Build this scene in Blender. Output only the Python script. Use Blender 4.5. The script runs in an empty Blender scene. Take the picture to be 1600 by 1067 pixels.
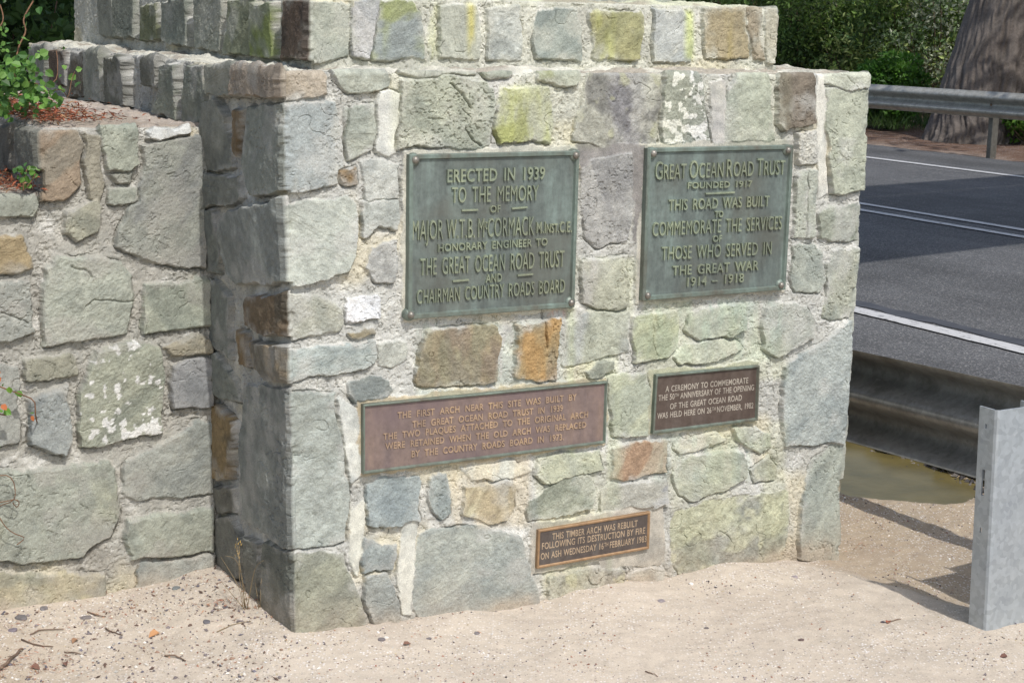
import bpy, bmesh, math, random
import numpy as np
from mathutils import Vector, Matrix
C_ = bpy.context.scene.collection
SC = bpy.context.scene
R = math.radians
# ------------------------------------------------------------------ camera
F, PITCH, ROLL, PSI, CAMH = 2596.2, 0.194733, 0.025256, 0.526579, 1.55
_x = np.array([1., 0, 0]); _u = np.array([0, math.sin(PITCH), math.cos(PITCH)]); _f = np.array([0, math.cos(PITCH), -math.sin(PITCH)])
_c, _s = math.cos(ROLL), math.sin(ROLL)
M = np.array([_c*_x + _s*_u, -(-_s*_x + _c*_u), _f])
CAMP = np.array([0., 0, CAMH])
cd = bpy.data.cameras.new('camera'); cam = bpy.data.objects.new('camera', cd); C_.objects.link(cam)
mw = Matrix.Identity(4)
for i in range(3):
    mw[i][0] = M[0][i]; mw[i][1] = -M[1][i]; mw[i][2] = -M[2][i]; mw[i][3] = CAMP[i]
cam.matrix_world = mw
cd.sensor_width = 36; cd.lens = F/1600*36; cd.clip_start = .05; cd.clip_end = 2000
SC.camera = cam
# ------------------------------------------------------------------ sky, sun, exposure
E1 = np.array([math.cos(PSI), math.sin(PSI), 0.]); E2 = np.array([-math.sin(PSI), math.cos(PSI), 0.]); NF = -E2
SUN_EL, SUN_SIDE = R(53), R(-1.5)
sh = NF*math.cos(SUN_SIDE) + E1*math.sin(SUN_SIDE)
SUND = np.array([sh[0]*math.cos(SUN_EL), sh[1]*math.cos(SUN_EL), math.sin(SUN_EL)])
w = bpy.data.worlds.new('World'); SC.world = w; w.use_nodes = True
nt = w.node_tree; bg = nt.nodes['Background']
sky = nt.nodes.new('ShaderNodeTexSky'); sky.sky_type = 'NISHITA'; sky.sun_disc = False
sky.sun_elevation = SUN_EL; sky.sun_rotation = math.atan2(SUND[0], SUND[1]); sky.air_density = 1.2; sky.dust_density = 2.5; sky.ozone_density = .8
nt.links.new(sky.outputs[0], bg.inputs[0]); bg.inputs[1].default_value = 0.15
sl = bpy.data.lights.new('sun', 'SUN'); sl.energy = 2.95; sl.angle = R(.6); sl.color = (1, .965, .915)
so = bpy.data.objects.new('sun', sl); C_.objects.link(so); so.rotation_euler = Vector(SUND).to_track_quat('Z', 'Y').to_euler(); so.location = (3, -4, 9)
SC.view_settings.view_transform = 'Standard'; SC.view_settings.look = 'None'; SC.view_settings.exposure = 0.14; SC.view_settings.gamma = 1
# ------------------------------------------------------------------ helpers
def ray(p): return M.T @ np.array([(p[0]-800)/F, (p[1]-533.5)/F, 1.])
def gp(px, z=0.):
    d = ray(px); t = (z-CAMH)/d[2]; return CAMP + t*d
def toplane(px, P, n):
    d = ray(px); t = ((P-CAMP) @ n)/(d @ n); return CAMP + t*d
def topx(X):                                         # points (...,3) -> photo pixels (used to place stains)
    v = (X-CAMP) @ M.T
    return v[..., 0]/v[..., 2]*F+800, v[..., 1]/v[..., 2]*F+533.5
C0 = gp((463, 1003))
def W(e1, e2, z=0.):                                 # site coordinates: along the front face, into the pier, up
    return C0 + E1*e1 + E2*e2 + np.array([0, 0, z])
def lin(c):
    c = np.asarray(c, float)/255.; return np.where(c <= .04045, c/12.92, ((c+.055)/1.055)**2.4)
def tag(o, label=None, cat=None, group=None, kind=None):
    if label: o['label'] = label
    if cat: o['category'] = cat
    if group: o['group'] = group
    if kind: o['kind'] = kind
    return o
def empty(name, loc, label, cat, group=None):
    o = bpy.data.objects.new(name, None); C_.objects.link(o); o.location = tuple(loc); o.empty_display_size = .1
    return tag(o, label, cat, group)
def mesh_obj(name, V, Fc, mat, parent=None, col=None, smooth=True):
    me = bpy.data.meshes.new(name); V = np.asarray(V, np.float32)
    if isinstance(Fc, np.ndarray):
        n, k = Fc.shape
        me.vertices.add(len(V)); me.vertices.foreach_set('co', V.ravel())
        me.loops.add(n*k); me.loops.foreach_set('vertex_index', Fc.astype(np.int32).ravel())
        me.polygons.add(n); me.polygons.foreach_set('loop_start', np.arange(0, n*k, k, dtype=np.int32))
        me.update(calc_edges=True)
    else:
        me.from_pydata([tuple(v) for v in V], [], Fc)
    me.polygons.foreach_set('use_smooth', [smooth]*len(me.polygons))
    if col is not None:
        at = me.color_attributes.new('Col', 'FLOAT_COLOR', 'POINT')
        c4 = np.ones((len(V), 4), np.float32); c4[:, :3] = col; at.data.foreach_set('color', c4.ravel())
    me.validate(); me.update()
    if mat: me.materials.append(mat)
    o = bpy.data.objects.new(name, me); C_.objects.link(o)
    if parent:
        o.parent = parent
        o.matrix_parent_inverse = Matrix.Translation(parent.location).inverted()
    return o
def grid_faces(ni, nj):
    i = np.arange((ni-1)*(nj-1)); a = (i//(nj-1))*nj + i % (nj-1)
    return np.stack([a, a+nj, a+nj+1, a+1], 1)
_tabs = {}
def vnoise(x, y, seed):
    if seed not in _tabs: _tabs[seed] = np.random.RandomState(seed).rand(256, 256).astype(np.float32)
    T = _tabs[seed]; xi = np.floor(x).astype(int); yi = np.floor(y).astype(int); fx = x-xi; fy = y-yi
    fx = fx*fx*(3-2*fx); fy = fy*fy*(3-2*fy); x0 = xi & 255; x1 = (xi+1) & 255; y0 = yi & 255; y1 = (yi+1) & 255
    return (T[x0, y0]*(1-fx)+T[x1, y0]*fx)*(1-fy) + (T[x0, y1]*(1-fx)+T[x1, y1]*fx)*fy
def fbm(x, y, scale, octv=4, seed=1, gain=.5):       # about -1..1
    s = 0; a = 1; tot = 0; k = 1./scale
    for o in range(octv):
        s = s + a*(vnoise(x*k+17.3*o, y*k-9.1*o, seed+o)*2-1); tot += a; a *= gain; k *= 2.03
    return s/tot*1.6
def sstep(a, b, x):
    t = np.clip((x-a)/(b-a), 0, 1); return t*t*(3-2*t)
def polydist(px, py, poly):
    P = np.asarray(poly, float); n = len(P); d = np.full(px.shape, 1e9); ins = np.zeros(px.shape, bool)
    for i in range(n):
        a = P[i]; b = P[(i+1) % n]; e = b-a; L = max(e @ e, 1e-12)
        t = np.clip(((px-a[0])*e[0]+(py-a[1])*e[1])/L, 0, 1)
        d = np.minimum(d, np.hypot(px-a[0]-t*e[0], py-a[1]-t*e[1]))
        if abs(e[1]) > 1e-12:
            ins ^= ((a[1] > py) != (b[1] > py)) & (px < e[0]*(py-a[1])/e[1]+a[0])
    return np.where(ins, d, -d)
def linedist(px, py, L):
    d = np.full(px.shape, 1e9)
    for a, b in zip(L[:-1], L[1:]):
        a = np.array(a); e = np.array(b)-a; q = max(e @ e, 1e-12)
        t = np.clip(((px-a[0])*e[0]+(py-a[1])*e[1])/q, 0, 1)
        d = np.minimum(d, np.hypot(px-a[0]-t*e[0], py-a[1]-t*e[1]))
    return d
# ------------------------------------------------------------------ materials
def newmat(name):
    m = bpy.data.materials.new(name); m.use_nodes = True; n = m.node_tree
    return m, n, n.nodes['Principled BSDF']
def N_(n, t, **k):
    o = n.nodes.new(t)
    for a, b in k.items(): setattr(o, a, b)
    return o
def noise_node(n, scale, detail=6, rough=.6, vec=None):
    q = N_(n, 'ShaderNodeTexNoise'); q.inputs['Scale'].default_value = scale; q.inputs['Detail'].default_value = detail; q.inputs['Roughness'].default_value = rough
    if vec is None:
        t = N_(n, 'ShaderNodeTexCoord'); vec = t.outputs['Object']
    n.links.new(vec, q.inputs['Vector']); return q
def ramp(n, src, stops):
    r = N_(n, 'ShaderNodeValToRGB'); e = r.color_ramp.elements
    while len(e) < len(stops): e.new(.5)
    for k, (p, c) in enumerate(stops):
        e[k].position = p; e[k].color = tuple(c)+(1,) if len(c) == 3 else c
    n.links.new(src, r.inputs[0]); return r
def mix(n, a, b, fac, mode='MIX'):
    x = N_(n, 'ShaderNodeMix', data_type='RGBA', blend_type=mode)
    for s, v in ((x.inputs[0], fac), (x.inputs[6], a), (x.inputs[7], b)):
        if hasattr(v, 'links') or hasattr(v, 'is_linked'): n.links.new(v, s)
        else: s.default_value = v if isinstance(v, float) else tuple(v)+(1,)
    return x.outputs[2]
def bump(n, src, strength, dist, prev=None):
    b = N_(n, 'ShaderNodeBump'); b.inputs['Strength'].default_value = strength; b.inputs['Distance'].default_value = dist
    n.links.new(src, b.inputs['Height'])
    if prev is not None: n.links.new(prev, b.inputs['Normal'])
    return b.outputs[0]
def attr_mat(name, rough=.9, speck=.25, scale=220., bscale=260., bst=.35, bd=.002, spec=.25):
    m, n, p = newmat(name)
    a = N_(n, 'ShaderNodeAttribute'); a.attribute_name = 'Col'
    q = noise_node(n, scale, 5, .7); r = ramp(n, q.outputs[0], [(.25, (1-speck*1.6,)*3), (.5, (1, 1, 1)), (.75, (1+speck,)*3)])
    c = mix(n, a.outputs[0], r.outputs[0], 1., 'MULTIPLY')
    q2 = noise_node(n, 26., 6, .65); r2 = ramp(n, q2.outputs[0], [(.3, (1-speck*.8, 1-speck*.75, 1-speck*.7)), (.7, (1+speck*.5, 1+speck*.5, 1+speck*.45))])
    c = mix(n, c, r2.outputs[0], 1., 'MULTIPLY')
    n.links.new(c, p.inputs['Base Color']); p.inputs['Roughness'].default_value = rough; p.inputs['Specular IOR Level'].default_value = spec
    qb = noise_node(n, bscale, 6, .7); n.links.new(bump(n, qb.outputs[0], bst, bd), p.inputs['Normal'])
    return m
STONE = attr_mat('rubble_stone', .92, .23, 300., 300., .65, .004, .15)
def simple(name, col, rough=.6, metal=0., var=.15, scale=30., bst=.0, bscale=200., col2=None):
    m, n, p = newmat(name)
    q = noise_node(n, scale, 6, .65); c = lin(col); c2 = lin(col2) if col2 is not None else c*(1-var*1.6)
    r = ramp(n, q.outputs[0], [(.32, tuple(c2)), (.66, tuple(np.minimum(c*(1+var*.5), 1)))])
    n.links.new(r.outputs[0], p.inputs['Base Color']); p.inputs['Roughness'].default_value = rough; p.inputs['Metallic'].default_value = metal
    if bst:
        qb = noise_node(n, bscale, 5, .65); n.links.new(bump(n, qb.outputs[0], bst, .002), p.inputs['Normal'])
    return m
# ------------------------------------------------------------------ rubble masonry: relief and colour of a face from its stones
TONE = np.array([1.0, 1.01, .975]); SAT, KA = .70, 1.0                                             # photo colour -> albedo
def alb(c):
    v = lin(c)*KA; return v.mean()+(v-v.mean())*SAT
def tex(a, z, u, v, sd, kind, cx, cy):
    h = .0022*fbm(a, z, .09, 3, sd+1) + .0006*fbm(a, z, .005, 2, sd+2)
    if kind == 0:                                    # split slate: a few flat levels with sharp steps
        f = fbm(u*.35, v, .06, 3, sd+3); h += .0026*(np.floor(f*3.2)/3.2) + .0007*fbm(u*.3, v, .012, 3, sd+4)
    elif kind == 1:                                  # even sandstone grain
        h += .0009*fbm(a, z, .012, 4, sd+5) + .0007*fbm(a, z, .0055, 2, sd+6)
    elif kind == 2:                                  # pitted
        h += .0012*fbm(a, z, .03, 4, sd+7) - .0028*sstep(.42, .62, fbm(a, z, .0085, 2, sd+8))*sstep(-.3, .4, fbm(a, z, .07, 2, sd+9))
    else:                                            # hammered, broad facets
        p = np.maximum.reduce([(math.cos(k*2.1+sd)*(a-cx)+math.sin(k*2.1+sd)*(z-cy))*.10+.0015*math.sin(sd*k) for k in range(1, 5)]) if a.size else 0
        h += -.5*np.minimum(p, .012) + .0016*fbm(a, z, .02, 4, sd+10)
    ck = np.exp(-(fbm(a, z, .10, 3, sd+12)/.013)**2)*sstep(.0, .35, fbm(a, z, .12, 2, sd+13)); return h - .0035*ck
def field(A, Z, PX, PY, stones, cracks, mortar, seed, relief=.012, tint=None, stains=(), edge=.005, groove=.011, mr=.007, lift=1.03, grow=.0048):
    rs = np.random.RandomState(seed)
    wa = A + .0055*fbm(A, Z, .055, 2, seed+1) + .0022*fbm(A, Z, .012, 3, seed+5); wz = Z + .0055*fbm(A, Z, .055, 2, seed+9) + .0022*fbm(A, Z, .012, 3, seed+13)
    H = -.002 + .0045*fbm(A, Z, .07, 4, seed+20) + .0016*fbm(A, Z, .011, 3, seed+30)
    rough_m = sstep(.1, .6, fbm(A, Z, .12, 3, seed+33)); H = H - rough_m*np.abs(fbm(A, Z, .014, 4, seed+35))*mr - sstep(.5, .6, fbm(A, Z, .009, 2, seed+37))*.003
    m0 = alb(mortar); COL = np.empty(A.shape+(3,)); COL[:] = m0
    big = fbm(A, Z, .16, 4, seed+40); sm = fbm(A, Z, .03, 4, seed+45)
    COL *= (1 + .10*big + .10*sm)[..., None]
    hl_ = np.exp(-(fbm(A, Z, .10, 4, seed+50)/.016)**2)*sstep(-.1, .3, fbm(A, Z, .15, 2, seed+52)); H = H - .005*hl_
    gs = (sstep(-.1, .6, fbm(A, Z, .085, 4, seed+54))*.45)[..., None]; COL = COL*(1-gs)+np.array(alb((166, 165, 154)))*gs
    gs = (sstep(.25, .8, fbm(A+7, Z, .05, 4, seed+56))*.5)[..., None]; COL = COL*(1-gs)+np.array(alb((218, 216, 208)))*gs
    cr = sstep(.35, .8, fbm(A, Z, .2, 3, seed+48))[..., None]; COL = COL*(1-cr*.5) + cr*.5*np.array(lin((206, 196, 165)))*KA
    dmin = np.full(A.shape, -1.)
    for st in stones:
        poly, c = st[0], st[1]; opt = st[2] if len(st) > 2 else {}
        P = np.array(poly); x0, y0 = P.min(0)-.02; x1, y1 = P.max(0)+.02
        k = np.where((wa > x0) & (wa < x1) & (wz > y0) & (wz < y1))
        ang = rs.rand()*math.pi if 'ang' not in opt else opt['ang']; hh = relief*(.55+.9*rs.rand())*opt.get('h', 1.); gx, gy = rs.randn(2)*.035; sd = rs.randint(1, 5000); re_ = .7+.6*rs.rand(); rk = rs.randint(4); cx, cy = P.mean(0)
        if len(k[0]) == 0: continue
        a = wa[k]; z = wz[k]; d = polydist(a, z, poly)+grow; keep = d > -.012
        k = (k[0][keep], k[1][keep]); a = a[keep]; z = z[keep]; d = d[keep]; a0 = A[k]; z0 = Z[k]
        mk = sstep(-.0015, edge*re_, d)
        ca, sa = math.cos(ang), math.sin(ang); u = a0*ca+z0*sa; v = -a0*sa+z0*ca
        rg = opt.get('rough', 1.)
        surf = hh + np.clip(gx*(a0-cx)+gy*(z0-cy), -.007, .007) + rg*tex(a0, z0, u, v, sd, opt.get('tx', rk), cx, cy)
        if opt.get('flat'): surf = .003 + .0012*fbm(a0, z0, .05, 3, sd)
        gm = sstep(-.1, .5, fbm(a0, z0, .09, 2, sd+21) - .9*np.clip((z0-cy)/(np.ptp(P[:, 1])*.5+.001), -1, 1)*.5)
        gr = groove*gm*np.exp(-((d-.0008)/.0024)**2)*(0 if opt.get('flat') else 1)
        H[k] = H[k]*(1-mk) + surf*mk - gr
        c1 = np.minimum(alb(c)*lift*TONE, .8); c2 = np.minimum(alb(opt['c2'])*lift*TONE, .8) if 'c2' in opt else c1*np.array([.80, .82, .84])
        nz = fbm(u*.5, v, .07, 4, sd+31); n2 = fbm(a0, z0, .012, 3, sd+41); n3 = fbm(u*.2, v, .02, 3, sd+51)
        mm = sstep(.0+opt.get('t2', .05), .55+opt.get('t2', .05), nz)[..., None]
        cc = c1*(1-mm)+c2*mm
        cc = cc*(1 + .13*n2*opt.get('spk', 1.) + .09*n3)[..., None]
        if 'c3' in opt:
            m3 = sstep(.25, .6, fbm(a0+3, z0, .05, 4, sd+61))[..., None]*.8; cc = cc*(1-m3)+alb(opt['c3'])*m3
        if 'lich' in opt:
            m4 = sstep(opt['lich'], opt['lich']+.08, fbm(a0, z0, .017, 3, sd+71, .5) + .55*fbm(a0, z0, .09, 2, sd+77) - .3*sstep(.02, .0, d))[..., None]; cc = cc*(1-m4)+lin((232, 232, 228))*.85*m4
        dust = (sstep(.2, .8, fbm(a0, z0, .1, 4, sd+81))*.5 + .55*sstep(.022, .0, d+.010*fbm(a0, z0, .03, 3, sd+85))*sstep(-.2, .5, fbm(a0, z0, .06, 3, sd+87))).clip(0, .75)[..., None]*(.15 if opt.get('flat') else 1.); cc = cc*(1-dust)+m0*dust*1.0
        ck = sstep(.0, .004, d + .003*fbm(a0, z0, .015, 2, sd+91))[..., None]
        COL[k] = COL[k]*(1-ck)+np.maximum(cc, .005)*ck
        dmin[k] = np.maximum(dmin[k], d)
    for L, wd, dp in cracks:
        d = linedist(wa, wz, L); H -= dp*np.exp(-(d/wd)**2)
    if tint is not None:
        for (xa, xb, ya, yb, c, s, sc) in stains:
            nn = fbm(A, Z*.35, sc, 4, seed+70)
            m = sstep(0, 14, PX-xa)*sstep(0, 14, xb-PX)*sstep(0, 14, PY-ya)*sstep(0, 14, yb-PY)*sstep(-.5, .4, nn)*s
            COL = COL*(1-m[..., None]) + (COL.mean(-1, keepdims=True)*alb(c)/alb(c).mean())*m[..., None]
    dm = (np.exp(-np.clip(Z, 0, 9)/.055)*(.55+.5*fbm(A, Z, .08, 3, seed+95))).clip(0, .75)[..., None]; COL = COL*(1-dm)+lin((196, 180, 160))*.8*dm
    return H, np.clip(COL, .004, .9)
def random_stones(w, h, size, seed, cols):
    rs = np.random.RandomState(seed); out = []; z = 0.
    while z < h:
        rh = size*(.7+.7*rs.rand()); a = -size*rs.rand()
        while a < w:
            rw = size*(.7+1.1*rs.rand()); g = .011
            q = [(a+g, z+g), (a+rw*.5, z+g*rs.rand()), (a+rw-g, z+g), (a+rw-g*rs.rand()*2, z+rh*.5), (a+rw-g, z+rh-g), (a+rw*.5, z+rh-g*rs.rand()*2), (a+g, z+rh-g), (a+g*rs.rand()*2, z+rh*.5)]
            q = [(x+rs.randn()*size*.04, y+rs.randn()*size*.04) for x, y in q]
            out.append((q, cols[rs.randint(len(cols))])); a += rw
        z += rh
    return out
class Face:
    """one vertical face: start corner, end corner (2-D), lean of each corner per metre of height"""
    def __init__(s, p0, p1, k0=(0, 0), k1=(0, 0)):
        s.p0 = np.array([p0[0], p0[1], 0.]); s.p1 = np.array([p1[0], p1[1], 0.]); s.k0 = np.array([k0[0], k0[1], 0.]); s.k1 = np.array([k1[0], k1[1], 0.])
        d = s.p1-s.p0; s.len = np.linalg.norm(d); s.d = d/s.len; s.wv = np.array([0, 0, 1.])+s.k0
        n = np.cross(s.d, s.wv); s.n = n/np.linalg.norm(n)
    def px(s, p):
        X = toplane(p, s.p0, s.n); q = X-s.p0; z = q[2]; return ((q-s.k0*z) @ s.d, z)
    def poly(s, pts): return [s.px(p) for p in pts]
    def stones(s, L): return [(s.poly(t[0]),)+tuple(t[1:]) for t in L]
def masonry(name, faces, fields, z0, z1, ledge, res, mat, parent, top_col, seed, zres=None, rim=.010):
    """faces in order along the outside (interior on the left of the run is behind -n); one welded sheet: wall then top ledge"""
    zr = zres or res; zs = np.arange(z0, z1+zr*.5, zr); zs[-1] = z1; nl = max(3, int(ledge/res)); ts = np.linspace(0, ledge, nl+1)[1:]
    cols_pos = []; cols_n = []; Hs = []; Cs = []; lx = []
    nf = len(faces)
    inner = []
    # mitred inward offset of every corner
    corners = [faces[0].p0]+[f.p1 for f in faces]
    for i in range(nf+1):
        n1 = faces[max(i-1, 0)].n.copy(); n2 = faces[min(i, nf-1)].n.copy(); n1[2] = n2[2] = 0; n1 /= np.linalg.norm(n1); n2 /= np.linalg.norm(n2)
        m = n1+n2; m = m/(1+n1 @ n2); inner.append(-m)
    for fi, f in enumerate(faces):
        nc = max(2, int(f.len/f.res if hasattr(f, 'res') else f.len/res)); t = np.linspace(0, 1, nc+1)
        if fi > 0: t = t[1:]
        T, ZZ = np.meshgrid(t, zs, indexing='ij')
        k = f.k0*(1-T[..., None])+f.k1*T[..., None]
        pos = f.p0+(f.p1-f.p0)*T[..., None] + k*ZZ[..., None]; pos[..., 2] = ZZ
        A = ((pos-f.p0) - f.k0*ZZ[..., None])@f.d; PX, PY = topx(pos)
        H, CO = fields[fi](A, ZZ, PX, PY)
        nrm = np.empty_like(pos); nrm[:] = f.n; r = .005
        dl = T*f.len; dr = (1-T)*f.len
        if fi > 0:
            g = faces[fi-1].n; wgt = (np.clip(1-dl/r, 0, 1)*.5)[..., None]; nrm = nrm*(1-wgt)+g*wgt
        if fi < nf-1:
            g = faces[fi+1].n; wgt = (np.clip(1-dr/r, 0, 1)*.5)[..., None]; nrm = nrm*(1-wgt)+g*wgt
        rr = .005
        if fi > 0: H = H - .003*np.clip(1-dl/rr, 0, 1)**2
        if fi < nf-1: H = H - .003*np.clip(1-dr/rr, 0, 1)**2
        if fi > 0: bb = np.clip(1-dl/.006, 0, 1); H = H*(1-bb)+Hs[-1][-1:, :]*bb
        rm = f.rimfn(A) if hasattr(f, 'rimfn') else 1.
        chip = .008*sstep(.1, .6, fbm(A, ZZ, .045, 3, seed+7)); cw = .020
        if fi > 0: H = H - chip*np.clip(1-dl/cw, 0, 1)
        if fi < nf-1: H = H - chip*np.clip(1-dr/cw, 0, 1)
        dz = z1-ZZ; H = H - .012*np.clip(1-dz/.016, 0, 1)**2*(rim/.010)*rm
        nrm += np.array([0, 0, .8])*(np.clip(1-dz/.02, 0, 1)**2*rm)[..., None]
        nrm /= np.linalg.norm(nrm, axis=-1, keepdims=True)
        cols_pos.append(pos); cols_n.append(nrm); Hs.append(H); Cs.append(CO)
        lx.append((T[:, 0], inner[fi], inner[fi+1]))
    pos = np.concatenate(cols_pos, 0); nrm = np.concatenate(cols_n, 0); H = np.concatenate(Hs, 0); CO = np.concatenate(Cs, 0)
    Pw = pos+nrm*H[..., None]
    # corner seam: average of the two sides is implicit (shared column)
    inn = np.concatenate([a*(1-t[:, None])+b*t[:, None] for t, a, b in lx], 0)
    top = pos[:, -1, :]; L = top[:, None, :]+inn[:, None, :]*ts[None, :, None]
    hz = .010*fbm(L[..., 0], L[..., 1], .12, 4, seed+80)+.004*fbm(L[..., 0], L[..., 1], .02, 3, seed+84)
    L[..., 2] = z1+hz*sstep(0, .05, ts)[None, :]-.004
    bl = np.clip(1-ts/.03, 0, 1)[None, :, None]
    L = L+(Pw[:, -1:, :]-pos[:, -1:, :])*bl
    tc = lin(top_col)*KA
    cl = np.empty(L.shape); cl[:] = tc
    n1 = fbm(L[..., 0], L[..., 1], .10, 4, seed+90); n2 = fbm(L[..., 0], L[..., 1], .02, 3, seed+94)
    cl *= (1+.18*n1+.15*n2)[..., None]
    st = sstep(.1, .35, fbm(L[..., 0]+5, L[..., 1], .14, 3, seed+97))[..., None]*.7; cl = cl*(1-st)+lin((150, 140, 128))*KA*st
    bl2 = np.clip(1-ts/.02, 0, 1)[None, :, None]*.6; cl = cl*(1-bl2)+CO[:, -1:, :]*bl2
    V = np.concatenate([Pw, L], 1); CC = np.concatenate([CO, cl], 1); ni, nj = V.shape[:2]
    return mesh_obj(name, V.reshape(-1, 3), grid_faces(ni, nj), mat, parent, np.clip(CC.reshape(-1, 3), .004, .9), smooth=False)
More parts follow.
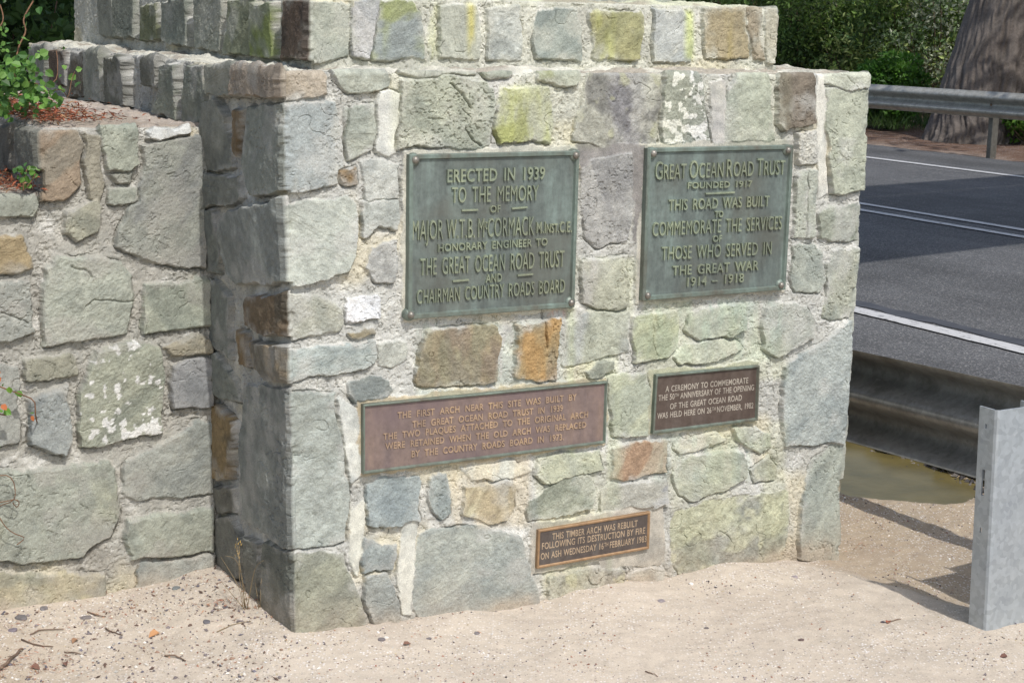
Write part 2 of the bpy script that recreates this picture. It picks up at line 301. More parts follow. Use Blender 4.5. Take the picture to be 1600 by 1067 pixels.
# ------------------------------------------------------------------ the stones, outlined on the photograph and laid on their own faces
GG=(166,170,157); BG=(158,166,164); GY=(172,172,164); PU=(172,170,166); WH=(205,203,195); YG=(158,160,98); BR=(150,134,108); OR=(176,134,74); DB=(122,110,96); LT=(184,186,172)
FRONT = [
 ([(425,106),(500,103),(508,120),(510,150),(470,155),(425,157)],(172,158,140),{'c2':(150,140,128)}),
 ([(517,108),(600,103),(606,125),(604,138),(540,141),(530,130)],GG),
 ([(622,104),(745,104),(745,115),(660,120),(625,114)],GY,{'h':.6}),
 ([(752,112),(798,108),(798,118),(760,124)],(150,155,140)),
 ([(425,165),(520,164),(530,200),(535,250),(532,285),(500,293),(460,297),(425,293)],(152,160,162),{'c2':(170,172,165)}),
 ([(536,168),(588,165),(588,205),(583,235),(545,247),(538,220)],GG),
 ([(591,143),(622,148),(618,195),(612,235),(605,240),(589,235),(590,190)],(212,212,206),{'h':.9,'rough':.25,'spk':.3,'t2':.5}),
 ([(626,128),(700,122),(755,130),(768,145),(770,190),(762,228),(735,231),(640,226),(621,230),(624,180)],(164,169,156),{'rough':1.5,'ang':2.2}),
 ([(786,139),(855,140),(863,160),(858,222),(780,224),(770,205),(775,165)],(163,167,98),{'c2':(172,174,150),'t2':.0}),
 ([(842,106),(902,106),(905,120),(897,132),(870,135),(840,126)],(165,170,158),{'c2':(150,156,110)}),
 ([(920,115),(1010,110),(1030,120),(1032,170),(1025,222),(960,228),(895,222),(900,190),(915,145)],(160,158,154),{'c2':(128,126,130),'c3':(172,172,135),'spk':2.,'t2':-.2}),
 ([(1036,113),(1062,110),(1088,112),(1098,140),(1108,225),(1060,228),(1034,225),(1036,165)],(152,157,147),{'lich':.18}),
 ([(1135,140),(1155,112),(1180,106),(1195,115),(1200,150),(1208,222),(1150,225),(1132,222),(1133,165)],(164,171,158)),
 ([(1216,113),(1272,110),(1274,150),(1270,192),(1225,203),(1213,195),(1214,140)],(124,112,98),{'c2':(108,98,86),'h':1.2}),
 ([(1292,104),(1372,106),(1372,136),(1340,138),(1320,136),(1290,131)],(184,187,170)),
 ([(1291,140),(1372,143),(1372,200),(1370,297),(1300,300),(1296,270),(1289,200)],(170,174,155),{'ang':.3}),
 ([(1275,335),(1290,325),(1372,314),(1372,376),(1300,377),(1280,372)],(152,157,142)),
 ([(1241,275),(1257,268),(1256,370),(1240,370)],(172,176,162)),
 ([(1260,266),(1273,266),(1269,368),(1259,370)],(168,172,160)),
 ([(1243,210),(1274,205),(1277,252),(1243,258)],(188,184,172),{'rough':1.8}),
 ([(1240,383),(1270,380),(1285,400),(1288,440),(1275,455),(1240,458),(1235,430)],(160,165,155)),
 ([(1300,391),(1372,386),(1372,489),(1300,500),(1286,495),(1290,450),(1293,410)],(150,156,146),{'c2':(166,168,152)}),
 ([(1196,485),(1215,476),(1258,480),(1270,500),(1268,530),(1240,545),(1210,560),(1192,545),(1188,510)],(160,163,155),{'c2':(178,180,140)}),
 ([(1225,575),(1260,550),(1325,505),(1372,500),(1372,650),(1372,683),(1280,693),(1225,695),(1222,640)],(162,169,167),{'ang':.9}),
 ([(1270,720),(1300,696),(1372,688),(1372,880),(1275,880),(1245,872),(1250,820),(1258,760)],(160,166,156)),
 ([(1058,800),(1100,785),(1160,775),(1230,770),(1232,800),(1225,855),(1200,885),(1150,900),(1070,908),(1052,880),(1048,830)],(172,173,146),{'c2':(140,142,132),'c3':(182,182,150),'spk':1.6,'rough':1.4}),
 ([(1075,712),(1140,705),(1160,710),(1162,745),(1130,765),(1080,783),(1060,775),(1052,740)],(166,169,155)),
 ([(1145,672),(1180,668),(1200,680),(1200,700),(1185,708),(1155,690)],(176,180,158)),
 ([(1172,735),(1200,715),(1215,728),(1212,748),(1180,755)],(180,180,160),{'h':.7}),
 ([(957,700),(1000,690),(1040,690),(1042,735),(1000,742),(990,746),(955,747)],(166,132,102),{'c2':(176,158,134),'t2':-.1}),
 ([(955,757),(1040,750),(1043,790),(1015,797),(940,800),(940,767)],(166,164,155),{'c2':(140,142,148)}),
 ([(850,766),(880,747),(920,742),(928,770),(922,792),(870,806),(825,814),(828,782)],(150,156,144)),
 ([(840,715),(935,703),(938,735),(900,740),(850,755),(835,740)],(185,187,165)),
 ([(572,760),(600,747),(652,743),(657,770),(655,815),(620,820),(575,818),(570,790)],(146,156,158),{'ang':1.2}),
 ([(674,742),(696,738),(699,765),(699,800),(685,810),(674,798),(668,762)],(152,160,158)),
 ([(725,757),(790,752),(802,757),(805,790),(795,813),(760,815),(722,800)],(176,160,126),{'c2':(196,186,150),'c3':(150,138,118)}),
 ([(722,728),(800,720),(828,733),(800,747),(740,744)],(196,196,186)),
 ([(655,835),(715,823),(760,820),(812,842),(823,880),(840,920),(845,975),(655,990),(645,930),(648,880)],(146,153,150),{'c2':(158,163,156),'rough':.8}),
 ([(570,841),(615,849),(617,870),(612,890),(570,893),(565,862)],(140,149,150)),
 ([(572,901),(605,897),(612,915),(620,945),(622,990),(590,990),(570,940)],(145,151,149)),
 ([(445,871),(500,860),(535,865),(545,890),(560,930),(580,1000),(500,1020),(445,1020)],(146,148,130),{'ang':.7,'c2':(134,137,124)}),
 ([(435,610),(520,615),(525,650),(535,690),(535,740),(543,760),(541,810),(538,845),(500,852),(440,864)],(164,171,166),{'c2':(150,156,150)}),
 ([(432,547),(520,540),(583,535),(587,560),(578,575),(520,580),(432,600)],(166,175,172)),
 ([(432,464),(510,465),(533,480),(538,500),(528,515),(500,520),(432,532)],(170,170,156)),
 ([(543,467),(590,462),(588,500),(543,503)],(232,232,230),{'h':.8,'rough':1.4}),
 ([(546,520),(580,515),(583,523),(550,527)],(150,135,100)),
 ([(425,325),(480,312),(540,312),(555,325),(558,360),(554,400),(540,425),(500,437),(425,452)],(176,181,172),{'c2':(165,170,163),'h':1.3}),
 ([(531,266),(556,259),(556,285),(540,292),(531,285)],(138,112,74)),
 ([(566,252),(600,247),(621,255),(623,312),(572,314)],(181,183,178)),
 ([(566,318),(620,317),(621,332),(616,360),(590,352),(567,370)],(180,182,175)),
 ([(580,385),(600,378),(617,375),(617,420),(610,440),(585,440),(572,420)],(162,162,160),{'spk':2.2}),
 ([(546,600),(570,590),(607,595),(611,610),(600,622),(557,628),(545,615)],(136,142,139)),
 ([(590,540),(632,535),(634,560),(612,575),(592,570)],(176,178,170)),
 ([(662,521),(700,513),(775,513),(780,530),(775,560),(777,595),(740,602),(665,607),(648,595),(655,560)],(152,137,106),{'c2':(140,124,104)}),
 ([(808,508),(871,500),(872,540),(869,590),(840,593),(802,588),(805,550)],(176,136,72),{'c2':(158,132,96),'rough':1.5,'ang':1.5}),
 ([(908,262),(925,247),(985,238),(988,300),(986,340),(979,378),(935,386),(915,370),(907,330)],(162,160,158),{'c2':(142,141,142)}),
 ([(911,406),(979,404),(981,440),(979,480),(930,484),(911,470)],(166,163,156)),
 ([(907,491),(978,489),(980,520),(976,550),(930,560),(884,573),(888,540),(892,510)],(166,169,166)),
 ([(915,580),(930,568),(955,566),(957,577),(940,586),(920,589)],(124,130,131)),
 ([(950,590),(1010,583),(1013,620),(1008,680),(957,682),(951,640)],(158,164,146),{'c2':(172,176,150)}),
 ([(987,497),(1056,489),(1053,540),(1040,558),(990,568),(987,540)],(178,183,148)),
 ([(1075,490),(1140,476),(1160,480),(1162,515),(1140,525),(1090,528),(1068,520)],(165,171,155)),
 ([(1067,537),(1150,532),(1158,545),(1120,560),(1060,570),(1052,557)],(186,188,170)),
 ([(858,900),(900,890),(950,884),(973,892),(976,925),(935,945),(890,955),(858,955)],(165,165,150),{'c2':(130,132,126),'c3':(190,188,140),'spk':2.,'rough':1.6}),
 ([(985,897),(1010,887),(1035,887),(1032,920),(1000,935),(985,925)],(162,162,152),{'spk':1.6}),
 ([(1062,687),(1118,677),(1133,690),(1100,698),(1062,708),(1053,700)],(190,186,170)),
]
FCRACK = [[(1044,104),(1088,109),(1096,125),(1102,170),(1110,226)],[(622,333),(624,300),(621,262)],[(531,650),(536,690),(541,742)],[(545,165),(535,215),(543,247)],[(725,200),(735,218),(748,228)],[(700,135),(722,150),(735,168)],[(848,470),(846,500),(850,540)]]
FSTAIN = [(1002,1225,462,570,(150,182,160),.30,.03),(645,888,495,640,(152,178,150),.22,.03),(1015,1180,672,760,(160,188,165),.25,.03),(770,870,128,230,(165,172,80),.55,.04),(600,1240,100,240,(178,180,140),.30,.12),(885,1000,395,600,(182,188,140),.4,.08),(880,905,230,720,(185,195,140),.5,.05),(940,975,560,900,(180,188,150),.45,.05),(990,1240,460,600,(182,186,140),.35,.1),(645,900,596,612,(205,170,105),.6,.03),(700,835,690,830,(205,185,140),.45,.06),(845,890,480,500,(150,80,50),.7,.02),(1040,1235,650,900,(180,182,135),.35,.1),(830,960,700,940,(182,184,140),.35,.08),(900,1004,226,262,(134,129,128),.0,.05)]
SIDE = [  # face turned from the sun: its shade is in these darker stone colours
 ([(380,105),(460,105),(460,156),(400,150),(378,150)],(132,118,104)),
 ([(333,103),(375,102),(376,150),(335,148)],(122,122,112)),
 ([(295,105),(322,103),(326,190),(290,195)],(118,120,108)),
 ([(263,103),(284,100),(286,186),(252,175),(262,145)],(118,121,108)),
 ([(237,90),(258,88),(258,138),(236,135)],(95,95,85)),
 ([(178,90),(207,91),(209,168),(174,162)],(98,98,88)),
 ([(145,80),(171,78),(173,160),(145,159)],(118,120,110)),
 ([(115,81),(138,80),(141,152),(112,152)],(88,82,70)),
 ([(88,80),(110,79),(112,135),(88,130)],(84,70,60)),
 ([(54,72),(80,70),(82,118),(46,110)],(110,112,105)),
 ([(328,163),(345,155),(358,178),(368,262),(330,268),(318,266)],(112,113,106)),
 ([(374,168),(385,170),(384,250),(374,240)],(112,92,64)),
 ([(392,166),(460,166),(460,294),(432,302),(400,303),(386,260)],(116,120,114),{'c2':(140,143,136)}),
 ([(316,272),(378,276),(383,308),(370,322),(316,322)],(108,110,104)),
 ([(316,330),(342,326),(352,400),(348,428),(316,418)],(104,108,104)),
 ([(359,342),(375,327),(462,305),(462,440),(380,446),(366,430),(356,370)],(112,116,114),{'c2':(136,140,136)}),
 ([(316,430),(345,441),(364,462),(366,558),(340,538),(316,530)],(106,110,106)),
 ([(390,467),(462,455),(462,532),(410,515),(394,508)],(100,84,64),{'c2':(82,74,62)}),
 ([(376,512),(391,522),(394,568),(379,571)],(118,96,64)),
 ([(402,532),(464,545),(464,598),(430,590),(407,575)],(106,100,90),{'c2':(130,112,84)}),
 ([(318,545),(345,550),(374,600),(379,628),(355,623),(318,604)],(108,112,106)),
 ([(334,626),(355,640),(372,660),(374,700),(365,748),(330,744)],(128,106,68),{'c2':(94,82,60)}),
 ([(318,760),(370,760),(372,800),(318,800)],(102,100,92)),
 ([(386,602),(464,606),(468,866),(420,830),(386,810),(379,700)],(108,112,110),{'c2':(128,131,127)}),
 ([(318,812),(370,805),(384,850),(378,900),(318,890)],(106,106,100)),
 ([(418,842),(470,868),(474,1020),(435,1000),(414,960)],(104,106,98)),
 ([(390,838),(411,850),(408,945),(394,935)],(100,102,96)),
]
T2F = [
 ([(478,4),(545,4),(545,45),(541,88),(520,95),(478,95)],(164,168,154)),
 ([(549,0),(590,0),(586,30),(580,92),(548,90)],(182,180,180)),
 ([(592,4),(645,3),(655,20),(663,60),(665,90),(585,92),(583,60)],(142,150,150),{'c2':(150,158,104)}),
 ([(686,10),(745,8),(748,50),(748,90),(690,89),(688,50)],(172,174,160)),
 ([(762,14),(810,11),(814,50),(811,93),(763,93)],(180,182,175),{'spk':1.5}),
 ([(840,18),(900,13),(906,50),(904,95),(835,93),(833,60)],(150,158,150)),
 ([(921,18),(1000,18),(1002,50),(999,95),(980,97),(928,90)],(164,160,108)),
 ([(1021,15),(1065,15),(1083,30),(1080,70),(1076,95),(1021,98)],(180,183,181)),
 ([(1098,14),(1160,10),(1172,90),(1100,92)],(166,150,114)),
 ([(1165,12),(1190,14),(1191,95),(1179,94)],(156,142,118)),
 ([(1196,14),(1230,14),(1230,97),(1196,97)],(176,170,150)),
]
T2STAIN = [(592,612,0,100,(150,160,80),.7,.05),(658,690,0,100,(170,176,90),.6,.05),(722,748,0,100,(160,152,62),.9,.06),(922,965,10,100,(165,168,55),.6,.05),(1062,1090,10,100,(170,180,80),.7,.05),(1125,1148,10,100,(180,160,60),.5,.05),(540,1200,0,14,(185,190,130),.4,.1)]
T2S = [  # left side of the step, stone colours include the shade it stands in
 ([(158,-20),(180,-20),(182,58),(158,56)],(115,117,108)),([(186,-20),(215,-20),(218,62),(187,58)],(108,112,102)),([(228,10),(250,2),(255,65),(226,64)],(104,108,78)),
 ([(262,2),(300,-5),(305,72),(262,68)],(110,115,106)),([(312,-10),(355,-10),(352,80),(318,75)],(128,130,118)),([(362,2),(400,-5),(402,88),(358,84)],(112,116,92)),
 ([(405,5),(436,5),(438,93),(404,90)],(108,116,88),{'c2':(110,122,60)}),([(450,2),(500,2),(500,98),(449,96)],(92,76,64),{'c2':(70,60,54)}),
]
LEFT = [  # low wall: own stone tones, darkened to stand for soft tree shade
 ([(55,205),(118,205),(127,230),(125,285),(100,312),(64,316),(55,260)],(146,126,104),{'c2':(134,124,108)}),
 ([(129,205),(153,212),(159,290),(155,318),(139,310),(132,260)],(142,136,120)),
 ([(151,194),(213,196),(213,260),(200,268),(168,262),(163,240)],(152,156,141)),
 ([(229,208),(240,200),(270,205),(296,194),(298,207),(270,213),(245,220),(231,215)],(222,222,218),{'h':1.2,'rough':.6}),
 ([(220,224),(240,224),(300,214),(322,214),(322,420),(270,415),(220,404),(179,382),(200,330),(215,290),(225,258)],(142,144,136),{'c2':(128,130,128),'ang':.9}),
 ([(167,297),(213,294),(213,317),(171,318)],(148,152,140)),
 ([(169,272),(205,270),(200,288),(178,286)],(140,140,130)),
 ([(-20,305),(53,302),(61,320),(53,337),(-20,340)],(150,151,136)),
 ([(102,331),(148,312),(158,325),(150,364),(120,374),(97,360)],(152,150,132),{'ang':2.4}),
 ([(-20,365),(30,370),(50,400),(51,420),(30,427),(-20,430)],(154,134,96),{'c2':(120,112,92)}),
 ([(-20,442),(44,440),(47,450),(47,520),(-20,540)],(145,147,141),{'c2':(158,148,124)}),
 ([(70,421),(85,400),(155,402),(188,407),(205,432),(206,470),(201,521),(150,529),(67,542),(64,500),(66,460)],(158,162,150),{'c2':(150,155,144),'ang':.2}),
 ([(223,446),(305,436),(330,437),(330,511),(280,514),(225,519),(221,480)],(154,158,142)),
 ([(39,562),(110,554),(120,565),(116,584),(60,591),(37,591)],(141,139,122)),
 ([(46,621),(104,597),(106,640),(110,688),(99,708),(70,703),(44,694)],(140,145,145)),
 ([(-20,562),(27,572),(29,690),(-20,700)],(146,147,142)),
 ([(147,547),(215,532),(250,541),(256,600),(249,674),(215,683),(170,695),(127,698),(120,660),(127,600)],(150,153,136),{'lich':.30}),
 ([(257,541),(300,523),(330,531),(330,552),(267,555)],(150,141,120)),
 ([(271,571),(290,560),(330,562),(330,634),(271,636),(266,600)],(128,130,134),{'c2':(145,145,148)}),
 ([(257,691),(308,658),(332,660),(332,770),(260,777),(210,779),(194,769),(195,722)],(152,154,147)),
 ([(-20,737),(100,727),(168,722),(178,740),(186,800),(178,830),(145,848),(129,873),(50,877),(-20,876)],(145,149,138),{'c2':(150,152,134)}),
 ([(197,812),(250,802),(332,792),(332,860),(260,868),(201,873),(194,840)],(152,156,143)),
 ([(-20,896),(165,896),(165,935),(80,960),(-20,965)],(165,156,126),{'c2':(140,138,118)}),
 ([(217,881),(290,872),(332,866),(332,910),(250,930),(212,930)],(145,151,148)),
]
LCRACK = [[(132,478),(145,464),(175,468),(206,472)],[(110,415),(128,420),(140,434)],[(0,490),(40,505)]]
# ------------------------------------------------------------------ stone pier
pier = empty('stone_pier', W(.88, 1.1), 'big stepped rubble stone pier carrying the five bronze plaques', 'stone pier')
kl = E1[:2]*(-.031/1.412); kr = E1[:2]*.004
fs = Face(W(0, 2.36)[:2], W(0, 0)[:2], kl, kl); ff = Face(W(0, 0)[:2], W(1.749, 0)[:2], kl, kr); fr = Face(W(1.749, 0)[:2], W(1.749, 2.36)[:2], kr, kr)
fs.res = .004; fr.res = .009
PLAQ = {1: [(634,241),(899,235),(891,478),(632,497)], 2: [(1005,231),(1233,226),(1220,451),(997,468)], 3: [(563,630),(944,594),(941,690),(563,738)], 4: [(1020,584),(1182,569),(1179,655),(1015,676)], 5: [(837,826),(1012,797),(1010,855),(835,886)]}
def flatbed(pts, g, c):
    P = np.array([ff.px(p) for p in pts]); c0 = P.mean(0); return [tuple(c0+(p-c0)+np.sign(p-c0)*g) for p in P], c, {'flat': 1}
fst = ff.stones(FRONT)
for i, (g, c) in {1: (.008, (196,192,178)), 2: (.010, (190,184,172)), 3: (.006, (190,172,140)), 4: (.006, (178,176,150)), 5: (.012, (184,176,164))}.items(): fst.append(flatbed(PLAQ[i], g, c))
fst.append((ff.poly([(900,228),(1006,226),(1002,300),(992,380),(990,300),(986,237),(925,245),(906,262)]), (140,135,134), {'flat': 1}))
fst.append((ff.poly([(1012,800),(1036,792),(1038,880),(1000,884),(940,884),(935,878),(1012,858)]), (184,176,164), {'flat': 1}))
fst.append((ff.poly([(530,622),(556,640),(560,742),(547,752),(537,690)]), (206,206,200), {'flat': 1}))
fst.append((ff.poly([(1279,106),(1289,106),(1287,210),(1293,300),(1278,312),(1276,200)]), (214,210,200), {'flat': 1}))
fst.append((ff.poly([(1110,130),(1130,128),(1130,224),(1112,225)]), (192,187,184), {'flat': 1}))
fst.append((ff.poly([(628,820),(652,818),(646,875),(640,960),(627,958),(622,900)]), (208,206,196), {'flat': 1}))
fst.append((ff.poly([(545,800),(566,780),(568,835),(560,900),(548,870)]), (206,204,192), {'flat': 1}))
fcr = [([ff.px(p) for p in L], .0028, .010) for L in FCRACK]
sst = fs.stones(SIDE)
rstones = random_stones(2.4, 1.5, .24, 5, [GG, BG, GY, BR, LT])
fieldF = lambda A, Z, PX, PY: field(A, Z, PX, PY, fst, fcr, (188,188,180), 11, .0085, 1, FSTAIN, .004, .010, .0035)
fieldS = lambda A, Z, PX, PY: field(A, Z, PX, PY, sst, [], (166,165,158), 31, .024, None, (), .005, .010, .004, 1.28, .003)
fieldR = lambda A, Z, PX, PY: field(A, Z, PX, PY, rstones, [], (190,186,172), 51, .012)
masonry('pier_base', [fs, ff, fr], [fieldS, fieldF, fieldR], -.12, 1.412, .34, .0021, STONE, pier, (198,196,184), 3, zres=.0021)
g2 = Face(W(.10, 2.24)[:2], W(.10, .15)[:2]); h2 = Face(W(.10, .15)[:2], W(1.53, .15)[:2]); i2 = Face(W(1.53, .15)[:2], W(1.53, 2.24)[:2]); g2.res = .0045; i2.res = .01; h2.res = .0022
s2 = h2.stones(T2F); q2 = g2.stones(T2S)
masonry('pier_step', [g2, h2, i2], [lambda A, Z, PX, PY: field(A, Z, PX, PY, q2, [], (166,166,154), 61, .020, None, (), .005, .009, .004, 1.2, .002),
    lambda A, Z, PX, PY: field(A, Z, PX, PY, s2, [], (196,196,178), 71, .009, 1, T2STAIN, .004, .010, .0035), fieldR], 1.39, 1.592, .3, .003, STONE, pier, (190,192,170), 13, rim=.014)
ctop = Face(W(.30, 2.1)[:2], W(.30, .34)[:2]); c2_ = Face(W(.30, .34)[:2], W(1.29, .34)[:2]); c3_ = Face(W(1.29, .34)[:2], W(1.29, 2.1)[:2])
rs3 = random_stones(2.4, 2.2, .17, 8, [GG, BG, YG, GY])
f3 = lambda A, Z, PX, PY: field(A, Z, PX, PY, rs3, [], (188,186,165), 81, .012)
masonry('pier_cap', [ctop, c2_, c3_], [f3]*3, 1.57, 1.86, .95, .006, STONE, pier, (170,170,150), 17)
# ------------------------------------------------------------------ low wall against the pier
wall = empty('low_stone_wall', W(-.6, 1.), 'lower grey rubble wall abutting the left of the pier, creeper on top', 'stone wall')
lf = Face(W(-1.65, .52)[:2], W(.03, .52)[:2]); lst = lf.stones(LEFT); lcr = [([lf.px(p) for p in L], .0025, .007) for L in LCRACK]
AB = 1.65-.465
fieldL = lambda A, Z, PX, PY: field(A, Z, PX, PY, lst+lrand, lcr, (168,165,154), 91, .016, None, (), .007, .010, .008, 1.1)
lrand = [s for s in random_stones(1.0, 1.12, .22, 15, [GG, GY, BR, BG])]
lrand = [s for s in lrand if max(p[0] for p in s[0]) < lf.px((-25, 600))[0]]
lf.rimfn = lambda A: 1-sstep(AB-.012, AB+.004, A)
l0 = Face(W(-1.65, 2.2)[:2], W(-1.65, .52)[:2]); l0.res = .02
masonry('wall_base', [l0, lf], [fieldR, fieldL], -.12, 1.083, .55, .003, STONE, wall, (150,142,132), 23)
b1 = Face(W(-.465, 2.2)[:2], W(-.465, .52)[:2]); b2 = Face(W(-.465, .52)[:2], W(.03, .52)[:2]); b1.res = .005
LS = [([(-40,192),(22,196),(24,268),(-40,262)],(96,92,86)),([(32,200),(80,206),(80,270),(33,266)],(106,106,98)),([(-140,190),(-50,192),(-48,255),(-140,250)],(110,108,100))]  # shaded end of the wall step, shade painted into the stones
bst_ = b1.stones(LS)
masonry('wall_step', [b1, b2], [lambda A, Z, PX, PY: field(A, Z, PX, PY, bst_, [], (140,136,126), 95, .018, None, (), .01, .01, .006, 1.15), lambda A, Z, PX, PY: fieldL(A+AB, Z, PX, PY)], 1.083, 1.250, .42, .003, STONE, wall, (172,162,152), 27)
# ------------------------------------------------------------------ bronze plaques
def bronze(name, c1, c2, c3, rough=.5, metal=.35, tarn=0., tcol=(90, 84, 76)):
    m, n, p = newmat(name); t = N_(n, 'ShaderNodeTexCoord'); mp = N_(n, 'ShaderNodeMapping'); mp.inputs['Scale'].default_value = (1, 1, .16)
    n.links.new(t.outputs['Object'], mp.inputs[0])
    q = noise_node(n, 16, 7, .65, mp.outputs[0]); q2 = noise_node(n, 60, 6, .7)
    r = ramp(n, q.outputs[0], [(.3, tuple(lin(c2))), (.52, tuple(lin(c1))), (.74, tuple(lin(c3)))])
    r2 = ramp(n, q2.outputs[0], [(.3, (.72, .72, .72)), (.7, (1.2, 1.2, 1.2))])
    q4 = noise_node(n, 5.5, 4, .55); r4 = ramp(n, q4.outputs[0], [(.44, (0, 0, 0)), (.62, (tarn,)*3)])
    n.links.new(mix(n, mix(n, r.outputs[0], r2.outputs[0], .8, 'MULTIPLY'), tuple(lin(tcol)), r4.outputs[0]), p.inputs['Base Color'])
    p.inputs['Metallic'].default_value = metal
    rr = ramp(n, q2.outputs[0], [(.3, (rough-.1,)*3), (.7, (rough+.15,)*3)]); n.links.new(rr.outputs[0], p.inputs['Roughness'])
    n.links.new(bump(n, q2.outputs[0], .25, .0015), p.inputs['Normal'])
    return m
VERD = bronze('verdigris_bronze', (110, 120, 116), (88, 94, 92), (138, 154, 148), .40, .25, .6, (98, 98, 90))
VLET = bronze('verdigris_letters', (138, 148, 126), (114, 124, 112), (162, 170, 142), .5, .2, .3, (116, 110, 92))
VFRM = bronze('verdigris_frame', (112, 124, 116), (98, 94, 84), (134, 152, 144), .45, .25)
COPP = bronze('brown_bronze', (126, 110, 104), (110, 98, 98), (146, 126, 112), .46, .15, .6, (110, 95, 99))
CLET = bronze('worn_letters', (166, 142, 118), (140, 120, 104), (190, 162, 128), .55, .1)
GFRM = bronze('green_bronze_edge', (112, 122, 112), (104, 96, 84), (132, 146, 134))
DARK = bronze('dark_bronze', (92, 80, 73), (82, 70, 64), (104, 94, 88), .42, .2)
SLET = bronze('pale_letters', (170, 162, 150), (146, 138, 128), (186, 178, 164), .5, .1)
DARK2 = bronze('black_bronze', (88, 80, 76), (74, 68, 66), (112, 110, 106), .4, .2)
TLET = bronze('tan_letters', (170, 150, 126), (140, 124, 106), (186, 166, 140), .5, .1)
OFRM = bronze('copper_edge', (160, 130, 98), (132, 108, 84), (178, 150, 118), .45, .35)
STUD = bronze('stud_bronze', (138, 134, 126), (112, 106, 98), (158, 154, 146), .4, .5)
def fp(a, z, o): return W(a, 0, z)+NF*o
def front_px(p): q = toplane(p, C0, NF)-C0; return np.array([q @ E1, q[2]])
def prism(name, poly, o0, o1, mat, parent, bev=0.):
    n = len(poly); V = [fp(a, z, o0) for a, z in poly]; c = np.mean(poly, 0)
    V += [fp(a, z, o1-bev) for a, z in poly]
    Fc = [tuple(range(n))]+[(i, i+n, (i+1) % n+n, (i+1) % n) for i in range(n)]
    if bev:
        V += [fp(*(np.array(q)-np.sign(np.array(q)-c)*bev), o1) for q in poly]
        Fc += [(i+n, i+2*n, (i+1) % n+2*n, (i+1) % n+n) for i in range(n)]; Fc.append(tuple(range(3*n-1, 2*n-1, -1)))
    else: Fc.append(tuple(range(2*n-1, n-1, -1)))
    return mesh_obj(name, V, Fc, mat, parent, smooth=False)
def frame_ring(name, q, prof, mat, parent):
    """q: four corners (a,z) ; prof: list of (inset, out)"""
    q = np.array(q); c = q.mean(0); sg = np.sign(q-c); V = []; Fc = []; k = len(prof)
    for i in range(4):
        for ins, o in prof:
            a, z = q[i]-sg[i]*ins; V.append(fp(a, z, o))
    for i in range(4):
        j = (i+1) % 4
        for s in range(k-1): Fc.append((i*k+s, j*k+s, j*k+s+1, i*k+s+1))
    return mesh_obj(name, V, Fc, mat, parent, smooth=False)
def dome(name, a, z, o, r, h, mat, parent, base=0.):
    V = []; Fc = []; ns = 14; rings = [(1.0, -.012), (1., 0.), (.92, .35), (.72, .68), (.42, .92)]
    for rr, hh in rings:
        for i in range(ns):
            t = i/ns*2*math.pi; V.append(fp(a+r*rr*math.cos(t), z+r*rr*math.sin(t), o+(hh*h if hh >= 0 else hh)))
    V.append(fp(a, z, o+h))
    for k in range(len(rings)-1):
        for i in range(ns): j = (i+1) % ns; Fc.append((k*ns+i, k*ns+j, (k+1)*ns+j, (k+1)*ns+i))
    for i in range(ns): Fc.append(((len(rings)-1)*ns+i, (len(rings)-1)*ns+(i+1) % ns, len(rings)*ns))
    return mesh_obj(name, V, Fc, mat, parent)
_tc = {}
def text_verts(s, weight, spw):
    cu = bpy.data.curves.new('lettering', 'FONT'); cu.body = s; cu.size = 1; cu.extrude = .5; cu.offset = weight; cu.space_word = spw; cu.space_character = 1.06; cu.resolution_u = 3
    o = bpy.data.objects.new('lettering', cu); C_.objects.link(o); bpy.context.view_layer.update()
    me = bpy.data.meshes.new_from_object(o.evaluated_get(bpy.context.evaluated_depsgraph_get()))
    V = np.empty(len(me.vertices)*3, np.float32); me.vertices.foreach_get('co', V); V = V.reshape(-1, 3)
    Fc = [tuple(p.vertices) for p in me.polygons]
    bpy.data.objects.remove(o); bpy.data.curves.remove(cu); bpy.data.meshes.remove(me)
    return V, Fc
def letters(runs, pl, pr, cap, o0, hgt, mat, parent, weight=.012, spw=1.5):
    """runs: [(text, scale, lift)] fitted between two baseline pixels; cap = capital height in photo pixels"""
    a0 = front_px(pl); a1 = front_px(pr); up = front_px((pl[0], pl[1]-cap)); ch = up[1]-a0[1]
    Vs = []; Fs = []; x = 0.; n0 = 0
    for s, sc, lift in runs:
        V, Fc = text_verts(s, weight, spw); V = V.copy(); V[:, 0] -= V[:, 0].min()
        V[:, :2] *= sc; V[:, 1] += lift; V[:, 0] += x; x = V[:, 0].max()+.12*sc+(.26 if s.endswith(' ') else 0)
        Vs.append(V); Fs += [tuple(i+n0 for i in f) for f in Fc]; n0 += len(V)
    V = np.concatenate(Vs); wd = V[:, 0].max()
    L = np.linalg.norm(a1-a0); d = (a1-a0)/L; CAPH = .70
    P = [W(a0[0]+d[0]*v[0]/wd*L, 0, a0[1]+d[1]*v[0]/wd*L+v[1]/CAPH*ch)+NF*(o0+(v[2]+.5)*hgt) for v in V]
    mesh_obj('lettering', P, Fs, mat, parent, smooth=False)
def bar(p0, p1, th, o0, hgt, mat, parent):
    a, b = front_px(p0), front_px(p1); t = abs(front_px((p0[0], p0[1]-th))[1]-a[1])
    prism('dash', [(a[0], a[1]), (b[0], b[1]), (b[0], b[1]+t), (a[0], a[1]+t)], o0, o0+hgt, mat, parent)
